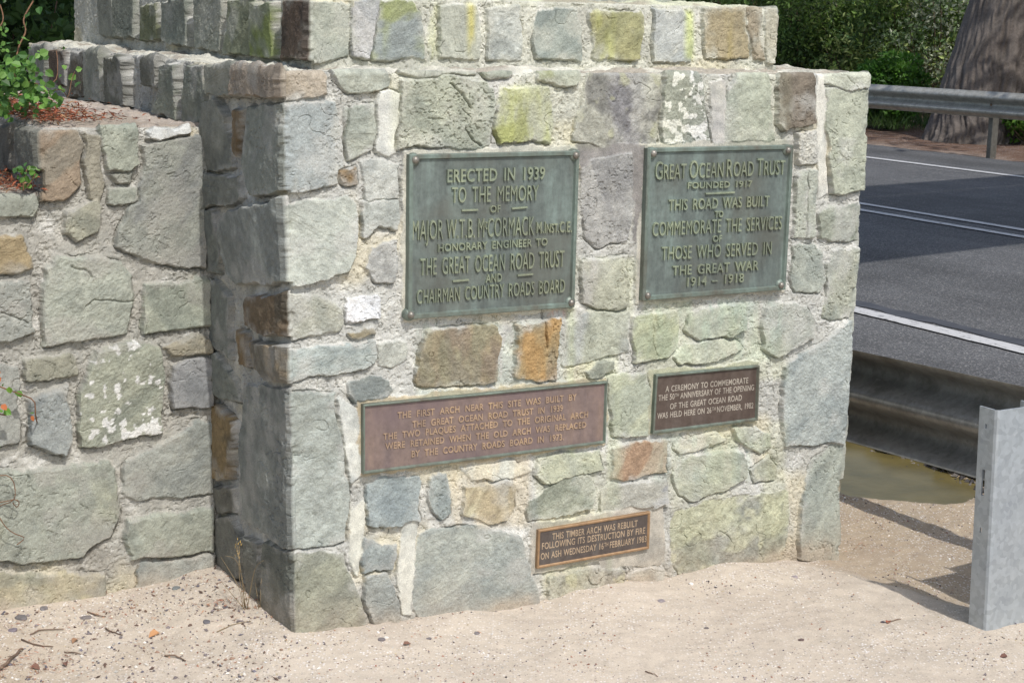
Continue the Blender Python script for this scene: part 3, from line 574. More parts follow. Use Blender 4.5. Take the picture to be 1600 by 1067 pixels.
def plaque(idx, label, mplate, mframe, mlet, fw, face, lip, lines, dashes=(), studs=(), lh=.0065, wt=.010, spw=1.7):
    q = [front_px(p) for p in PLAQ[idx]]; c = np.mean(q, 0)
    root = empty('bronze_plaque', fp(c[0], c[1], .012), label, 'plaque', 'bronze plaques bolted to the stone pier')
    qi = [tuple(np.array(p)-np.sign(np.array(p)-c)*.001) for p in q]
    prism('plate', qi[::-1], -.012, face, mplate, root)
    frame_ring('frame', q, [(0, -.012), (0, face+lip-.0015), (.0015, face+lip), (fw-.002, face+lip), (fw, face+lip*.3), (fw+.0015, face-.001)], mframe, root)
    for ln in lines:
        runs = ln[0] if isinstance(ln[0], list) else [(ln[0], 1, 0)]
        letters(runs, ln[1], ln[2], ln[3], face-.0005, lh, mlet, root, ln[4] if len(ln) > 4 else wt, spw)
    for d in dashes: bar(d[0], d[1], 2.6, face-.0005, lh, mlet, root)
    for s in studs:
        a, z = front_px(s); dome('boss', a, z, face-.001, .0165, lip+.002, mframe, root); dome('stud', a, z, face+lip, .0095, .008, STUD, root)
    return root
def smallcaps(s, big=1.22):
    runs = []
    for wd in s.split(' '): runs += [(wd[0], big, 0), (wd[1:]+' ', 1, 0)]
    return runs
plaque(1, 'green weathered bronze plaque on the left, ERECTED IN 1939 to the memory of an engineer', VERD, VFRM, VLET, .012, .015, .007, [
 ('ERECTED IN 1939', (693, 284), (845, 279), 20, .014), ('TO THE MEMORY', (700, 316), (835, 312), 25, -.004), ('OF', (760, 331), (776, 330), 11),
 ([('MAJOR ', 1, 0), ('W.T.B. ', 1, 0), ('M', 1, 0), ('c', .62, .28), ('CORMACK', 1, 0)], (639, 374), (828, 366), 31, -.006),
 ([('M.', 1.25, 0), ('I', 1.25, 0), ('NST.', 1, 0), ('C.E.', 1.2, 0)], (832, 363), (887, 361), 14), ('HONORARY ENGINEER TO', (679, 392), (849, 382), 12),
 ('THE GREAT OCEAN ROAD TRUST', (651, 429), (875, 415), 27, -.004), ('AND', (753, 440), (778, 438), 13), ('CHAIRMAN COUNTRY ROADS BOARD', (646, 473), (876, 455), 22, -.004)],
 [((716, 329), (741, 328)), ((794, 326), (818, 324)), ((702, 439), (727, 437)), ((803, 430), (827, 428))], [(643, 249), (893, 242), (886, 471), (636, 490)])
plaque(2, 'green weathered bronze plaque on the right, a road trust dedication dated 1914 to 1918', VERD, VFRM, VLET, .012, .015, .007, [
 (smallcaps('GREAT OCEAN ROAD TRUST', 1.2), (1017, 280), (1219, 272), 24, -.004), ('FOUNDED 1917', (1068, 294), (1168, 291), 10),
 ('THIS ROAD WAS BUILT', (1038, 328), (1195, 321), 17, .008), ('TO', (1110, 339), (1123, 338), 10), ('COMMEMORATE THE SERVICES', (1013, 368), (1214, 357), 22, -.004), ('OF', (1107, 377), (1121, 376), 10),
 ('THOSE WHO SERVED IN', (1027, 405), (1198, 396), 21, -.003), ('THE GREAT WAR', (1044, 429), (1178, 420), 15, .008), ('1914 – 1918', (1067, 446), (1155, 439), 14, .008)],
 [((1096, 303), (1141, 301))], [(1014, 239), (1224, 234), (1213, 444), (1005, 460)])
plaque(3, 'long brown bronze plaque telling how the first arch was built and replaced', COPP, GFRM, CLET, .006, .013, .006, [
 ('THE FIRST ARCH NEAR THIS SITE WAS BUILT BY', (617, 652), (896, 623), 10), ('THE GREAT OCEAN ROAD TRUST IN 1939', (640, 666), (875, 640), 10),
 ('THE TWO PLAQUES ATTACHED TO THE ORIGINAL ARCH', (595, 685), (914, 650), 10), ('WERE RETAINED WHEN THE OLD ARCH WAS REPLACED', (598, 700), (911, 666), 10), ('BY THE COUNTRY ROADS BOARD IN 1973.', (639, 712), (876, 685), 10)], lh=.003, wt=.012, spw=2.4)
plaque(4, 'small dark plaque with pale letters about the 50th anniversary ceremony', DARK, GFRM, SLET, .007, .011, .006, [
 ('A CEREMONY TO COMMEMORATE', (1036, 611), (1165, 597), 9), ([('THE 50', 1, 0), ('TH ', .6, .26), ('ANNIVERSARY OF THE OPENING', 1, 0)], (1025, 625), (1174, 608), 9),
 ('OF THE GREAT OCEAN ROAD', (1043, 638), (1155, 624), 9), ([('WAS HELD HERE ON 26', 1, 0), ('TH ', .6, .26), ('NOVEMBER, 1982', 1, 0)], (1023, 653), (1173, 636), 9)], lh=.0012, wt=.010, spw=1.3)
plaque(5, 'small dark plaque in a copper coloured edge near the sand, about destruction by fire', DARK2, OFRM, TLET, .007, .012, .003, [
 ('THIS TIMBER ARCH WAS REBUILT', (859, 841), (992, 820), 10), ('FOLLOWING ITS DESTRUCTION BY FIRE', (843, 856), (1004, 831), 10),
 ([('ON ASH WEDNESDAY 16', 1, 0), ('TH ', .6, .26), ('FEBRUARY 1983', 1, 0)], (841, 872), (1006, 844), 10)], lh=.0012, wt=.010, spw=1.3)
# ------------------------------------------------------------------ ground, road
def site(P): q = P-C0; return q @ E1, q @ E2
def dense(lo, hi, dl, dh, step, far, g=1.13):
    a = list(np.arange(dl, dh, step)); s = step; x = dl; left = []
    while x > lo: s *= g; x -= s; left.append(x)
    s = step; x = dh; right = []
    while x < hi: s *= g; x += s; right.append(x)
    return np.array(left[::-1]+a+right)
gx = dense(-300, 400, -1.75, 2.35, .0085, 400, 1.12); gy = dense(-40, 700, 3.25, 6.6, .0085, 700, 1.10)
GXX, GYY = np.meshgrid(gx, gy, indexing='ij')
S1, S2 = (GXX-C0[0])*E1[0]+(GYY-C0[1])*E1[1], (GXX-C0[0])*E2[0]+(GYY-C0[1])*E2[1]
near = sstep(14, 6, np.hypot(GXX, GYY))
road_m = sstep(2.72, 2.82, S1+.05*fbm(S1, S2, .3, 3, 7))*sstep(13.7, 13.2, S1)
GZ = near*((.009*fbm(GXX, GYY, .5, 3, 201))+.0032*fbm(GXX, GYY, .12, 3, 203)+.0018*fbm(GXX, GYY, .025, 3, 207))
# sand banked against the foot of the pier, hollow round the rail post, puddle bowl, edge of the seal
dF = np.hypot(np.maximum(np.maximum(-S1, S1-1.75), 0), np.maximum(-S2, 0)); bank = np.exp(-(dF/.16)**2)*(S2 < .6)
GZ += bank*(.010+.022*fbm(S1, S2*0+1.3, .22, 3, 211))*near
dl2 = np.abs(S2-.52); GZ += .02*np.exp(-(dl2/.3)**2)*(S1 < 0)*near
lipd = S1-(1.70+.10*fbm(S2, S2*0, .5, 2, 215)); low = sstep(-.05, .10, lipd)*sstep(-.75, -.45, S2+.25*fbm(S1, S2, .5, 2, 216))*near; GZ -= .035*low
hol = np.exp(-(((S1-1.74)/.22)**2+((S2+.52)/.22)**2)); GZ -= .02*hol
PD = polydist(S1, S2, [(2.1, 1.3), (2.26, .66), (2.36, .45), (2.48, .36), (2.587, .325), (2.68, .36), (2.74, .45), (2.76, .65), (2.78, 1.0), (2.80, 2.6), (2.3, 2.6)])
GZ -= .035*sstep(-.09, .05, PD+.02*fbm(S1, S2, .1, 2, 217))
GZ = GZ*(1-road_m*1.)-.05*road_m
GZ = np.where(S1 > 13.9, GZ+.05*sstep(13.9, 15, S1)*(1+fbm(S1, S2, .8, 3, 219)), GZ)
sandA, sandB, dirt, far = lin((222, 210, 193))*.75, lin((182, 164, 138))*.8, lin((128, 100, 82))*.62, lin((112, 98, 78))*.5
GC = np.empty(GXX.shape+(3,)); GC[:] = sandA
n1 = fbm(GXX, GYY, .35, 4, 221); n2 = fbm(GXX, GYY, .05, 4, 223); n3 = fbm(GXX, GYY, .013, 2, 225)
def over(c, m):
    global GC
    GC = GC*(1-m[..., None])+c*m[..., None]
over(sandB, low*(.85+.15*n2).clip(0, 1)*.9)
over(sandB, sstep(-.3, -.9, S1+.4*n1)*.6)
over(lin((150, 138, 128))*.8, sstep(.15, .7, n1+.5*n2)*.25)
GC *= (1+.07*n1+.07*n2+.05*n3)[..., None]
over(lin((112, 98, 56))*.55, sstep(-.05, .0, PD+.02*n2)*.9)
over(dirt, sstep(12.8, 13.6, S1)); over(far, sstep(60, 140, np.hypot(GXX, GYY)))
m, n, p = newmat('sand'); a = N_(n, 'ShaderNodeAttribute'); a.attribute_name = 'Col'; t = N_(n, 'ShaderNodeTexCoord')
c = a.outputs[0]
def specks(c, scale, lo, hi, col, amt, dens):
    v = N_(n, 'ShaderNodeTexVoronoi'); v.inputs['Scale'].default_value = scale; v.inputs['Randomness'].default_value = 1; n.links.new(t.outputs['Object'], v.inputs['Vector'])
    r1 = ramp(n, v.outputs['Distance'], [(lo, (1, 1, 1)), (hi, (0, 0, 0))]); sp = N_(n, 'ShaderNodeSeparateColor'); n.links.new(v.outputs['Color'], sp.inputs[0])
    r2 = ramp(n, sp.outputs[0], [(dens-.02, (1, 1, 1)), (dens, (0, 0, 0))]); mm = N_(n, 'ShaderNodeMath', operation='MULTIPLY'); n.links.new(r1.outputs[0], mm.inputs[0]); n.links.new(r2.outputs[0], mm.inputs[1])
    q = noise_node(n, 3.2, 4, .6, t.outputs['Object']); r3 = ramp(n, q.outputs[0], [(.38, (.22,)*3), (.6, (amt,)*3)]); m2 = N_(n, 'ShaderNodeMath', operation='MULTIPLY'); n.links.new(mm.outputs[0], m2.inputs[0]); n.links.new(r3.outputs[0], m2.inputs[1])
    return mix(n, c, col, m2.outputs[0]), m2.outputs[0]
c, h1 = specks(c, 125, .28, .45, (.80, .77, .74), .85, .34)
c, h2 = specks(c, 105, .25, .40, (.18, .14, .13), .7, .20)
c, h3 = specks(c, 75, .20, .36, (.70, .66, .62), .8, .12)
qn = noise_node(n, 420, 3, .8, t.outputs['Object']); rn = ramp(n, qn.outputs[0], [(.25, (.72, .70, .69)), (.75, (1.26, 1.26, 1.26))]); c = mix(n, c, rn.outputs[0], 1., 'MULTIPLY')
n.links.new(c, p.inputs['Base Color']); p.inputs['Roughness'].default_value = .95; p.inputs['Specular IOR Level'].default_value = .15
qb = noise_node(n, 240, 6, .75, t.outputs['Object']); b1_ = bump(n, qb.outputs[0], .6, .004); n.links.new(bump(n, h1, .6, .003, b1_), p.inputs['Normal'])
g = mesh_obj('sand_ground', np.stack([GXX, GYY, GZ], -1).reshape(-1, 3), grid_faces(len(gx), len(gy)), m, None, np.clip(GC.reshape(-1, 3), .004, .9)); tag(g, kind='structure')
def ribbon(name, e0, e1, z, mat, y0=-30, y1=140, wob=0., step=None, seed=0):
    ys = np.arange(y0, y1, step or 2.); V = []; Fc = []
    for i, y in enumerate(ys):
        wa = wob*fbm(np.array([y]), np.array([.3]), .15, 3, seed)[0] if wob else 0; wb = wob*fbm(np.array([y]), np.array([7.3]), .15, 3, seed+3)[0] if wob else 0
        V += [W(e0+wa, y, z), W(e1+wb, y, z)]
        if i: Fc.append((2*i-2, 2*i-1, 2*i+1, 2*i))
    o = mesh_obj(name, V, Fc, mat, None, smooth=False); tag(o, kind='structure'); return o
m, n, p = newmat('asphalt'); t = N_(n, 'ShaderNodeTexCoord')
v = N_(n, 'ShaderNodeTexVoronoi'); v.inputs['Scale'].default_value = 130; n.links.new(t.outputs['Object'], v.inputs['Vector'])
sp = N_(n, 'ShaderNodeSeparateColor'); n.links.new(v.outputs['Color'], sp.inputs[0])
r = ramp(n, sp.outputs[0], [(0., (.066, .067, .069)), (.6, (.098, .099, .102)), (.9, (.15, .15, .152)), (1., (.26, .255, .25))])
q = noise_node(n, 1.3, 5, .6, t.outputs['Object']); r2 = ramp(n, q.outputs[0], [(.3, (.84,)*3), (.7, (1.16,)*3)])
mp = N_(n, 'ShaderNodeMapping'); mp.inputs['Rotation'].default_value = (0, 0, -PSI); mp2 = N_(n, 'ShaderNodeMapping'); mp2.inputs['Scale'].default_value = (1.4, .035, 1)
n.links.new(t.outputs['Object'], mp.inputs[0]); n.links.new(mp.outputs[0], mp2.inputs[0]); q5 = noise_node(n, 1., 5, .6, mp2.outputs[0]); r5 = ramp(n, q5.outputs[0], [(.35, (.80,)*3), (.65, (1.2,)*3)])
rx = N_(n, 'ShaderNodeMix', data_type='RGBA', blend_type='MULTIPLY'); rx.inputs[0].default_value = 1; n.links.new(r2.outputs[0], rx.inputs[6]); n.links.new(r5.outputs[0], rx.inputs[7])
class _R: outputs = [rx.outputs[2]]
r2 = _R
n.links.new(mix(n, r.outputs[0], r2.outputs[0], 1., 'MULTIPLY'), p.inputs['Base Color']); p.inputs['Roughness'].default_value = .85; p.inputs['Specular IOR Level'].default_value = .3
n.links.new(bump(n, v.outputs['Distance'], .6, .006), p.inputs['Normal'])
ribbon('road', 2.80, 13.3, 0., m, -12, 120, .05, .06, 31)
m, n, p = newmat('line_paint'); t = N_(n, 'ShaderNodeTexCoord'); q = noise_node(n, 26, 7, .75, t.outputs['Object'])
r = ramp(n, q.outputs[0], [(.34, (.11, .11, .115)), (.47, (.50, .50, .50))]); n.links.new(r.outputs[0], p.inputs['Base Color']); p.inputs['Roughness'].default_value = .7
tar = simple('tar', (70, 70, 74), .6, 0, .2, 8.)
ribbon('tar_seam', 4.72, 4.84, .004, tar, -12, 120, .02, .1, 41)
for e, wd in ((4.55, .13), (7.93, .10), (8.27, .10), (11.74, .13)): ribbon('road_marking', e, e+wd, .008, m, -12, 120, .006, .08, int(e*10))
# puddle and rubble at the edge of the seal
m, n, p = newmat('muddy_water'); q = noise_node(n, 7, 4, .5); r = ramp(n, q.outputs[0], [(.3, tuple(lin((88, 80, 48)))), (.7, tuple(lin((108, 98, 62))))]); n.links.new(r.outputs[0], p.inputs['Base Color'])
p.inputs['Roughness'].default_value = .3; p.inputs['Specular IOR Level'].default_value = .2; q = noise_node(n, 22, 3, .5); n.links.new(bump(n, q.outputs[0], .12, .01), p.inputs['Normal'])
PW = [(1.9, 2.8), (1.95, 1.2), (2.1, .5), (2.3, .25), (2.5, .18), (2.75, .22), (2.9, .4), (2.95, 2.8)]
o = mesh_obj('puddle', [W(a, b, -.046) for a, b in PW], [tuple(range(len(PW)))], m, None, smooth=False); tag(o, kind='structure')
def ico_bits(pts, sizes, cols, rng, flat=.6):
    base = np.array([(1, 0, 0), (-1, 0, 0), (0, 1, 0), (0, -1, 0), (0, 0, 1), (0, 0, -1)], float); fc = np.array([(0, 2, 4), (2, 1, 4), (1, 3, 4), (3, 0, 4), (2, 0, 5), (1, 2, 5), (3, 1, 5), (0, 3, 5)])
    n = len(pts); th = rng.rand(n)*6.283; c, s = np.cos(th), np.sin(th)
    V = base[None]*(1+.45*rng.randn(n, 6, 1)*.6)*np.array([1, .75, flat])*np.asarray(sizes)[:, None, None]
    X = V[..., 0]*c[:, None]-V[..., 1]*s[:, None]; Y = V[..., 0]*s[:, None]+V[..., 1]*c[:, None]; tilt = rng.randn(n, 1)*.4
    V = np.stack([X, Y, V[..., 2]+X*tilt], -1)+np.asarray(pts)[:, None, :]
    return V.reshape(-1, 3), (fc[None]+6*np.arange(n)[:, None, None]).reshape(-1, 3), np.repeat(cols, 6, 0)
def gz(x, y):
    i = np.clip(np.searchsorted(gx, x), 1, len(gx)-1); j = np.clip(np.searchsorted(gy, y), 1, len(gy)-1); return GZ[i, j]
PEB = attr_mat('pebble', .85, .15, 300., 300., .3, .001, .25)
rng = np.random.RandomState(77)
def scatter(nm, count, region, smin, smax, pal, seed, pw=2.5):
    rng = np.random.RandomState(seed); P = region(rng, count); sz = smin+(smax-smin)*rng.rand(len(P))**pw
    z = gz(P[:, 0], P[:, 1])+sz*.15; pts = np.column_stack([P, z]); pal = np.array([lin(c)*.75 for c in pal]); cols = pal[rng.randint(len(pal), size=len(P))]*(1+.2*rng.randn(len(P), 1)).clip(.5, 1.6)
    V, Fc, CL = ico_bits(pts, sz, cols, rng); o = mesh_obj(nm, V, Fc, PEB, None, np.clip(CL, .01, .85), False); tag(o, kind='stuff'); return o
PAL = [(244, 240, 234), (236, 230, 222), (214, 196, 184), (140, 130, 132), (96, 88, 88), (190, 160, 140), (120, 112, 118), (205, 190, 160), (235, 225, 205), (165, 120, 100)]
def reg_open(rng, c):
    P = np.column_stack([rng.uniform(-1.7, 2.3, c), rng.uniform(3.3, 5.6, c)]); s1 = (P-C0[:2]) @ E1[:2]; s2 = (P-C0[:2]) @ E2[:2]
    k = ~((s1 > .03) & (s2 > .03) & (s1 < 1.72)) & (s1 < 2.8) & ~((s1 < .03) & (s2 > .5)); d = np.minimum(np.abs(s2), 1)
    clump = vnoise(P[:, 0]*5, P[:, 1]*5, 91)*.6+vnoise(P[:, 0]*14, P[:, 1]*14, 92)*.4; left = (s1 < .1)*.35
    k &= rng.rand(c) < np.clip((clump-.42)*2.6+left, .07, 1); return P[k]
scatter('gravel', 60000, reg_open, .0011, .0046, PAL, 5)
def reg_left(rng, c):
    P = np.column_stack([rng.uniform(-1.5, -.5, c), rng.uniform(3.5, 4.6, c)]); s1 = (P-C0[:2]) @ E1[:2]; s2 = (P-C0[:2]) @ E2[:2]; k = (s1 < .02) & (s2 < .5) & (s2 > -.25) & (rng.rand(c) < .25+.75*(vnoise(P[:, 0]*9, P[:, 1]*9, 95) > .5)); return P[k]
scatter('grit_by_wall', 5200, reg_left, .0015, .0075, [(205, 190, 175), (120, 116, 124), (140, 130, 130), (170, 140, 120), (225, 220, 210), (110, 90, 80)], 9, 3)
def reg_seal(rng, c):
    s1 = 2.77+.05*rng.randn(c); s2 = rng.uniform(-.2, 2.4, c); P = C0[:2]+s1[:, None]*E1[:2]+s2[:, None]*E2[:2]; return P
scatter('seal_edge_rubble', 900, reg_seal, .006, .02, [(70, 68, 70), (96, 92, 92), (52, 50, 52), (130, 124, 118)], 12)
# ------------------------------------------------------------------ tubes, sweeps, leaves
def tube_np(P, rad, ns=6):
    P = np.array(P, float); n = len(P); rad = np.broadcast_to(np.asarray(rad, float), (n,)); T = np.gradient(P, axis=0); T /= np.linalg.norm(T, axis=1, keepdims=True)+1e-12
    up = np.array([.13, .27, .95]); A = np.cross(T, up); A /= np.linalg.norm(A, axis=1, keepdims=True)+1e-9; B = np.cross(T, A)
    th = np.arange(ns)/ns*2*np.pi; V = P[:, None]+rad[:, None, None]*(A[:, None]*np.cos(th)[None, :, None]+B[:, None]*np.sin(th)[None, :, None])
    F = []
    for i in range(n-1):
        for j in range(ns): F.append((i*ns+j, i*ns+(j+1) % ns, (i+1)*ns+(j+1) % ns, (i+1)*ns+j))
    F.append(tuple(range(ns-1, -1, -1))); F.append(tuple((n-1)*ns+j for j in range(ns)))
    return V.reshape(-1, 3), F
def tubes(name, L, mat, parent=None, ns=6):
    Vs = []; Fs = []; k = 0
    for P, r in L:
        V, F_ = tube_np(P, r, ns); Vs.append(V); Fs += [tuple(i+k for i in f) for f in F_]; k += len(V)
    return mesh_obj(name, np.concatenate(Vs), Fs, mat, parent)
def bez(pts, n=10):
    P = np.array(pts, float); m = len(P); t = np.linspace(0, m-1, n); i = np.clip(t.astype(int), 0, m-2); f = (t-i)[:, None]
    a = P[np.clip(i-1, 0, m-1)]; b = P[i]; c = P[i+1]; d = P[np.clip(i+2, 0, m-1)]
    return .5*((2*b)+(c-a)*f+(2*a-5*b+4*c-d)*f*f+(3*b-a-3*c+d)*f**3)
def leaf_mat(name, tr=.3, rough=.5):
    m, n, p = newmat(name); a = N_(n, 'ShaderNodeAttribute'); a.attribute_name = 'Col'
    n.links.new(a.outputs[0], p.inputs['Base Color']); p.inputs['Roughness'].default_value = rough; p.inputs['Specular IOR Level'].default_value = .35
    t = N_(n, 'ShaderNodeBsdfTranslucent'); mx = N_(n, 'ShaderNodeMixShader'); mx.inputs[0].default_value = tr
    h = N_(n, 'ShaderNodeHueSaturation'); h.inputs['Value'].default_value = 1.3; n.links.new(a.outputs[0], h.inputs['Color']); n.links.new(h.outputs[0], t.inputs[0])
    n.links.new(p.outputs[0], mx.inputs[1]); n.links.new(t.outputs[0], mx.inputs[2]); n.links.new(mx.outputs[0], n.nodes['Material Output'].inputs[0]); return m
LEAF = leaf_mat('leaf'); LITTER = leaf_mat('dry_leaf', .03, .85)
def leaves(name, P, D, Nn, ln, wd, col, mat, parent=None, rounded=True, cup=.15):
    n = len(P); D = D/np.linalg.norm(D, axis=1, keepdims=True); S = np.cross(D, Nn); S /= np.linalg.norm(S, axis=1, keepdims=True)+1e-9; U = np.cross(S, D)
    prof = [(0, 0), (.28, .5), (.66, .42), (1, 0), (.66, -.42), (.28, -.5)] if rounded else [(0, 0), (.45, .5), (1, 0), (.45, -.5)]
    V = np.stack([P+D*(ln*a)[:, None]+S*(wd*b)[:, None]+U*(ln*cup*(abs(b)*1.4-(a*a)*.8))[:, None] for a, b in prof], 1); k = len(prof)
    F_ = (np.arange(k)[None]+k*np.arange(n)[:, None])
    if k == 6: F_ = np.concatenate([F_[:, [0, 1, 2, 3]], F_[:, [0, 3, 4, 5]]])
    return mesh_obj(name, V.reshape(-1, 3), F_, mat, parent, np.repeat(np.clip(col, .003, .9), k, 0), False)
def rdir(rng, n):
    v = rng.randn(n, 3); return v/np.linalg.norm(v, axis=1, keepdims=True)
def foliage(name, blobs, n, size, pal, rng, parent, asp=.55, up=.4, rounded=False):
    """leaves spread through blobs: (centre, radii, weight)"""
    wt = np.array([b[2] for b in blobs], float); wt /= wt.sum(); idx = rng.choice(len(blobs), n, p=wt)
    c = np.array([b[0] for b in blobs])[idx]; rd = np.array([b[1] for b in blobs])[idx]
    d = rdir(rng, n); rr = rng.rand(n)**(1/3.2); P = c+d*rd*rr[:, None]*(1+.12*rng.randn(n, 1))
    D = d*.7+rdir(rng, n)*.8+np.array([0, 0, .15]); Nn = rdir(rng, n)*.8+np.array([0, 0, up])+d*.4
    pal = np.array([lin(x) for x in pal]); bc = rng.randint(len(pal), size=len(blobs))[idx]; pick = np.where(rng.rand(n) < .6, bc, rng.randint(len(pal), size=n)); col = pal[pick]*(1+.22*rng.randn(n, 1)).clip(.4, 1.8)
    ln = size*(.45+1.4*rng.rand(n)**2); return leaves(name, P, D, Nn, ln, ln*asp, col, LEAF, parent, rounded)
BARK = simple('bark', (122, 104, 92), .95, 0, .3, 9., .8, 60., (84, 70, 62)); TWIG = simple('twig', (122, 102, 86), .9, 0, .3, 40.)
def bush(label, base, w, h, n, size, pal, seed, cat='shrub', group=None, asp=.5, name='shrub', nb=26):
    rng = np.random.RandomState(seed); root = empty(name, base, label, cat, group); bl = []; st = []
    for i in range(nb):
        a = rng.rand()*6.283; r = rng.rand()**.6*w*.42; z = h*(.18+.72*rng.rand()*(1-.45*(r/w)**2*4)); c = base+np.array([math.cos(a)*r, math.sin(a)*r, z]); s = h*.075+w*.10*rng.rand()
        bl.append((c, (s*1.15, s*1.15, s), s*s)); st.append((bez([base+rng.randn(3)*[.08, .08, 0]+np.array([0, 0, -.05]), base*.5+c*.5+rng.randn(3)*.08, c], 6), np.linspace(.011, .003, 6)*(.5+h*.3)))
    foliage('foliage', bl, n, size, pal, rng, root, asp); tubes('stem', st, TWIG, root, 5); return root
# ------------------------------------------------------------------ guard rails
def galv(name, c1, c2, rough=.5):
    m, n, p = newmat(name); t = N_(n, 'ShaderNodeTexCoord'); v = N_(n, 'ShaderNodeTexVoronoi'); v.inputs['Scale'].default_value = 75; n.links.new(t.outputs['Object'], v.inputs['Vector'])
    sp = N_(n, 'ShaderNodeSeparateColor'); n.links.new(v.outputs['Color'], sp.inputs[0]); q = noise_node(n, 11, 7, .65, t.outputs['Object'])
    r = ramp(n, q.outputs[0], [(.3, tuple(lin(c2))), (.62, tuple(lin(c1)))]); r2 = ramp(n, sp.outputs[0], [(0, (.86,)*3), (1, (1.1,)*3)])
    c = mix(n, r.outputs[0], r2.outputs[0], 1., 'MULTIPLY')
    q3 = noise_node(n, 34, 5, .6, t.outputs['Object']); r3 = ramp(n, q3.outputs[0], [(.68, (0, 0, 0)), (.74, (.35,)*3)]); c = mix(n, c, (.62, .63, .64), r3.outputs[0])
    n.links.new(c, p.inputs['Base Color']); p.inputs['Metallic'].default_value = .35
    rr = ramp(n, q.outputs[0], [(.3, (rough+.15,)*3), (.7, (rough-.08,)*3)]); n.links.new(rr.outputs[0], p.inputs['Roughness']); n.links.new(bump(n, q.outputs[0], .1, .003), p.inputs['Normal']); return m
GALV = galv('galvanised_steel', (170, 177, 182), (158, 165, 171)); GALD = galv('dull_galvanised_steel', (172, 170, 162), (138, 136, 128), .5)
GALN = galv('darker_galvanised_steel', (148, 148, 144), (116, 115, 110), .42)  # near rail steel, a darker grey than the far rail
GALP = galv('shaded_post_steel', (112, 110, 104), (92, 90, 84), .6)  # far posts: crown shade that misses them is put into the steel colour
WP = [(0, .156), (.004, .150), (.020, .136), (.062, .114), (.078, .100), (.083, .084), (.078, .068), (.062, .054), (.022, .030), (.006, .016), (0, 0)]
WP = WP+[(d, -z) for d, z in WP[-2::-1]]
WP = bez([(d, 0, z) for d, z in WP], 64)[:, [0, 2]]
def wbeam(name, e1, sgn, zc, y0, y1, mat, parent, th=.003, step=.5):
    ys = np.arange(y0, y1+1e-6, step); prof = [(d, z) for d, z in WP]+[(d-th, z) for d, z in WP[::-1]]; k = len(prof); V = []; Fc = []
    for y in ys:
        for d, z in prof: V.append(W(e1+sgn*d, y, zc(y)+z))
    for i in range(len(ys)-1):
        for j in range(k): q = (i*k+j, i*k+(j+1) % k, (i+1)*k+(j+1) % k, (i+1)*k+j); Fc.append(q)
    Fc += [tuple(range(k)), tuple(range((len(ys)-1)*k, len(ys)*k))]
    return mesh_obj(name, V, Fc, mat, parent)
def boxw(name, e0, e1, y0, y1, z0, z1, mat, parent):
    V = [W(a, b, c) for c in (z0, z1) for a, b in ((e0, y0), (e1, y0), (e1, y1), (e0, y1))]
    return mesh_obj(name, V, [(3, 2, 1, 0), (4, 5, 6, 7), (0, 1, 5, 4), (1, 2, 6, 5), (2, 3, 7, 6), (3, 0, 4, 7)], mat, parent, smooth=False)
def cpost(e1, y, z0, z1, wd, fl, mat, parent, th=.005, lean=(0, 0), slots=True):
    """C section: web along the first axis facing -E2, two flanges running to +E2, left one with slotted holes"""
    def Wl(a, b, z): return W(a+lean[0]*(z-z0), b+lean[1]*(z-z0), z)
    V = []; Fc = []
    def sheet(P, Q, n, ztop, zbot, holes=(), off=None):
        us = sorted({0., 1.}|{h[0] for h in holes}|{h[1] for h in holes}); zs = sorted({zbot, ztop}|{h[2] for h in holes}|{h[3] for h in holes}); b0 = len(V)
        for lay in (0, 1):
            for u in us:
                for z in zs: a = np.array(P)*(1-u)+np.array(Q)*u+np.array(n)*th*lay; V.append(Wl(a[0], a[1], z))
        nz = len(zs); nu = len(us); L = nz*nu
        def hole(i, j):
            u = (us[i]+us[i+1])/2; z = (zs[j]+zs[j+1])/2; return any(h[0] < u < h[1] and h[2] < z < h[3] for h in holes)
        for i in range(nu-1):
            for j in range(nz-1):
                if hole(i, j): continue
                a = b0+i*nz+j; Fc.append((a, a+nz, a+nz+1, a+1)); Fc.append((a+L+1, a+L+nz+1, a+L+nz, a+L))
                for (di, dj, e) in ((-1, 0, (a, a+1)), (1, 0, (a+nz+1, a+nz)), (0, -1, (a+nz, a)), (0, 1, (a+1, a+nz+1))):
                    ii, jj = i+di, j+dj
                    if ii < 0 or jj < 0 or ii >= nu-1 or jj >= nz-1 or hole(ii, jj): Fc.append((e[0], e[1], e[1]+L, e[0]+L))
    r = .010
    hs = [(.42, .62, z1-.235, z1-.165), (.46, .58, z1-.055, z1-.043), (.46, .58, z1-.335, z1-.322)] if slots else []
    sheet((e1, y+r), (e1, y+fl), (1, 0), z1, z0, hs)
    sheet((e1, y+r), (e1+r*.3, y+r*.3), (.7, .7), z1, z0); sheet((e1+r*.3, y+r*.3), (e1+r, y), (.7, .7), z1, z0)
    sheet((e1+r, y), (e1+wd-r, y), (0, 1), z1, z0)
    sheet((e1+wd-r, y), (e1+wd-r*.3, y+r*.3), (-.7, .7), z1, z0); sheet((e1+wd-r*.3, y+r*.3), (e1+wd, y+r), (-.7, .7), z1, z0)
    sheet((e1+wd, y+r), (e1+wd, y+fl), (-1, 0), z1, z0)
    return mesh_obj('post', V, Fc, mat, parent, smooth=False)
def bolt(e1, y, z, sg, mat, parent, r=.016):
    V = []; Fc = []; ns = 10
    for d, rr in ((0, 1), (.008, .95), (.013, .55)):
        for i in range(ns): t = i/ns*6.2832; V.append(W(e1+sg*d, y+math.cos(t)*r*rr, z+math.sin(t)*r*rr))
    for k in range(2):
        for i in range(ns): Fc.append((k*ns+i, k*ns+(i+1) % ns, (k+1)*ns+(i+1) % ns, (k+1)*ns+i))
    Fc.append(tuple(2*ns+i for i in range(ns))); mesh_obj('bolt', V, Fc, mat, parent)
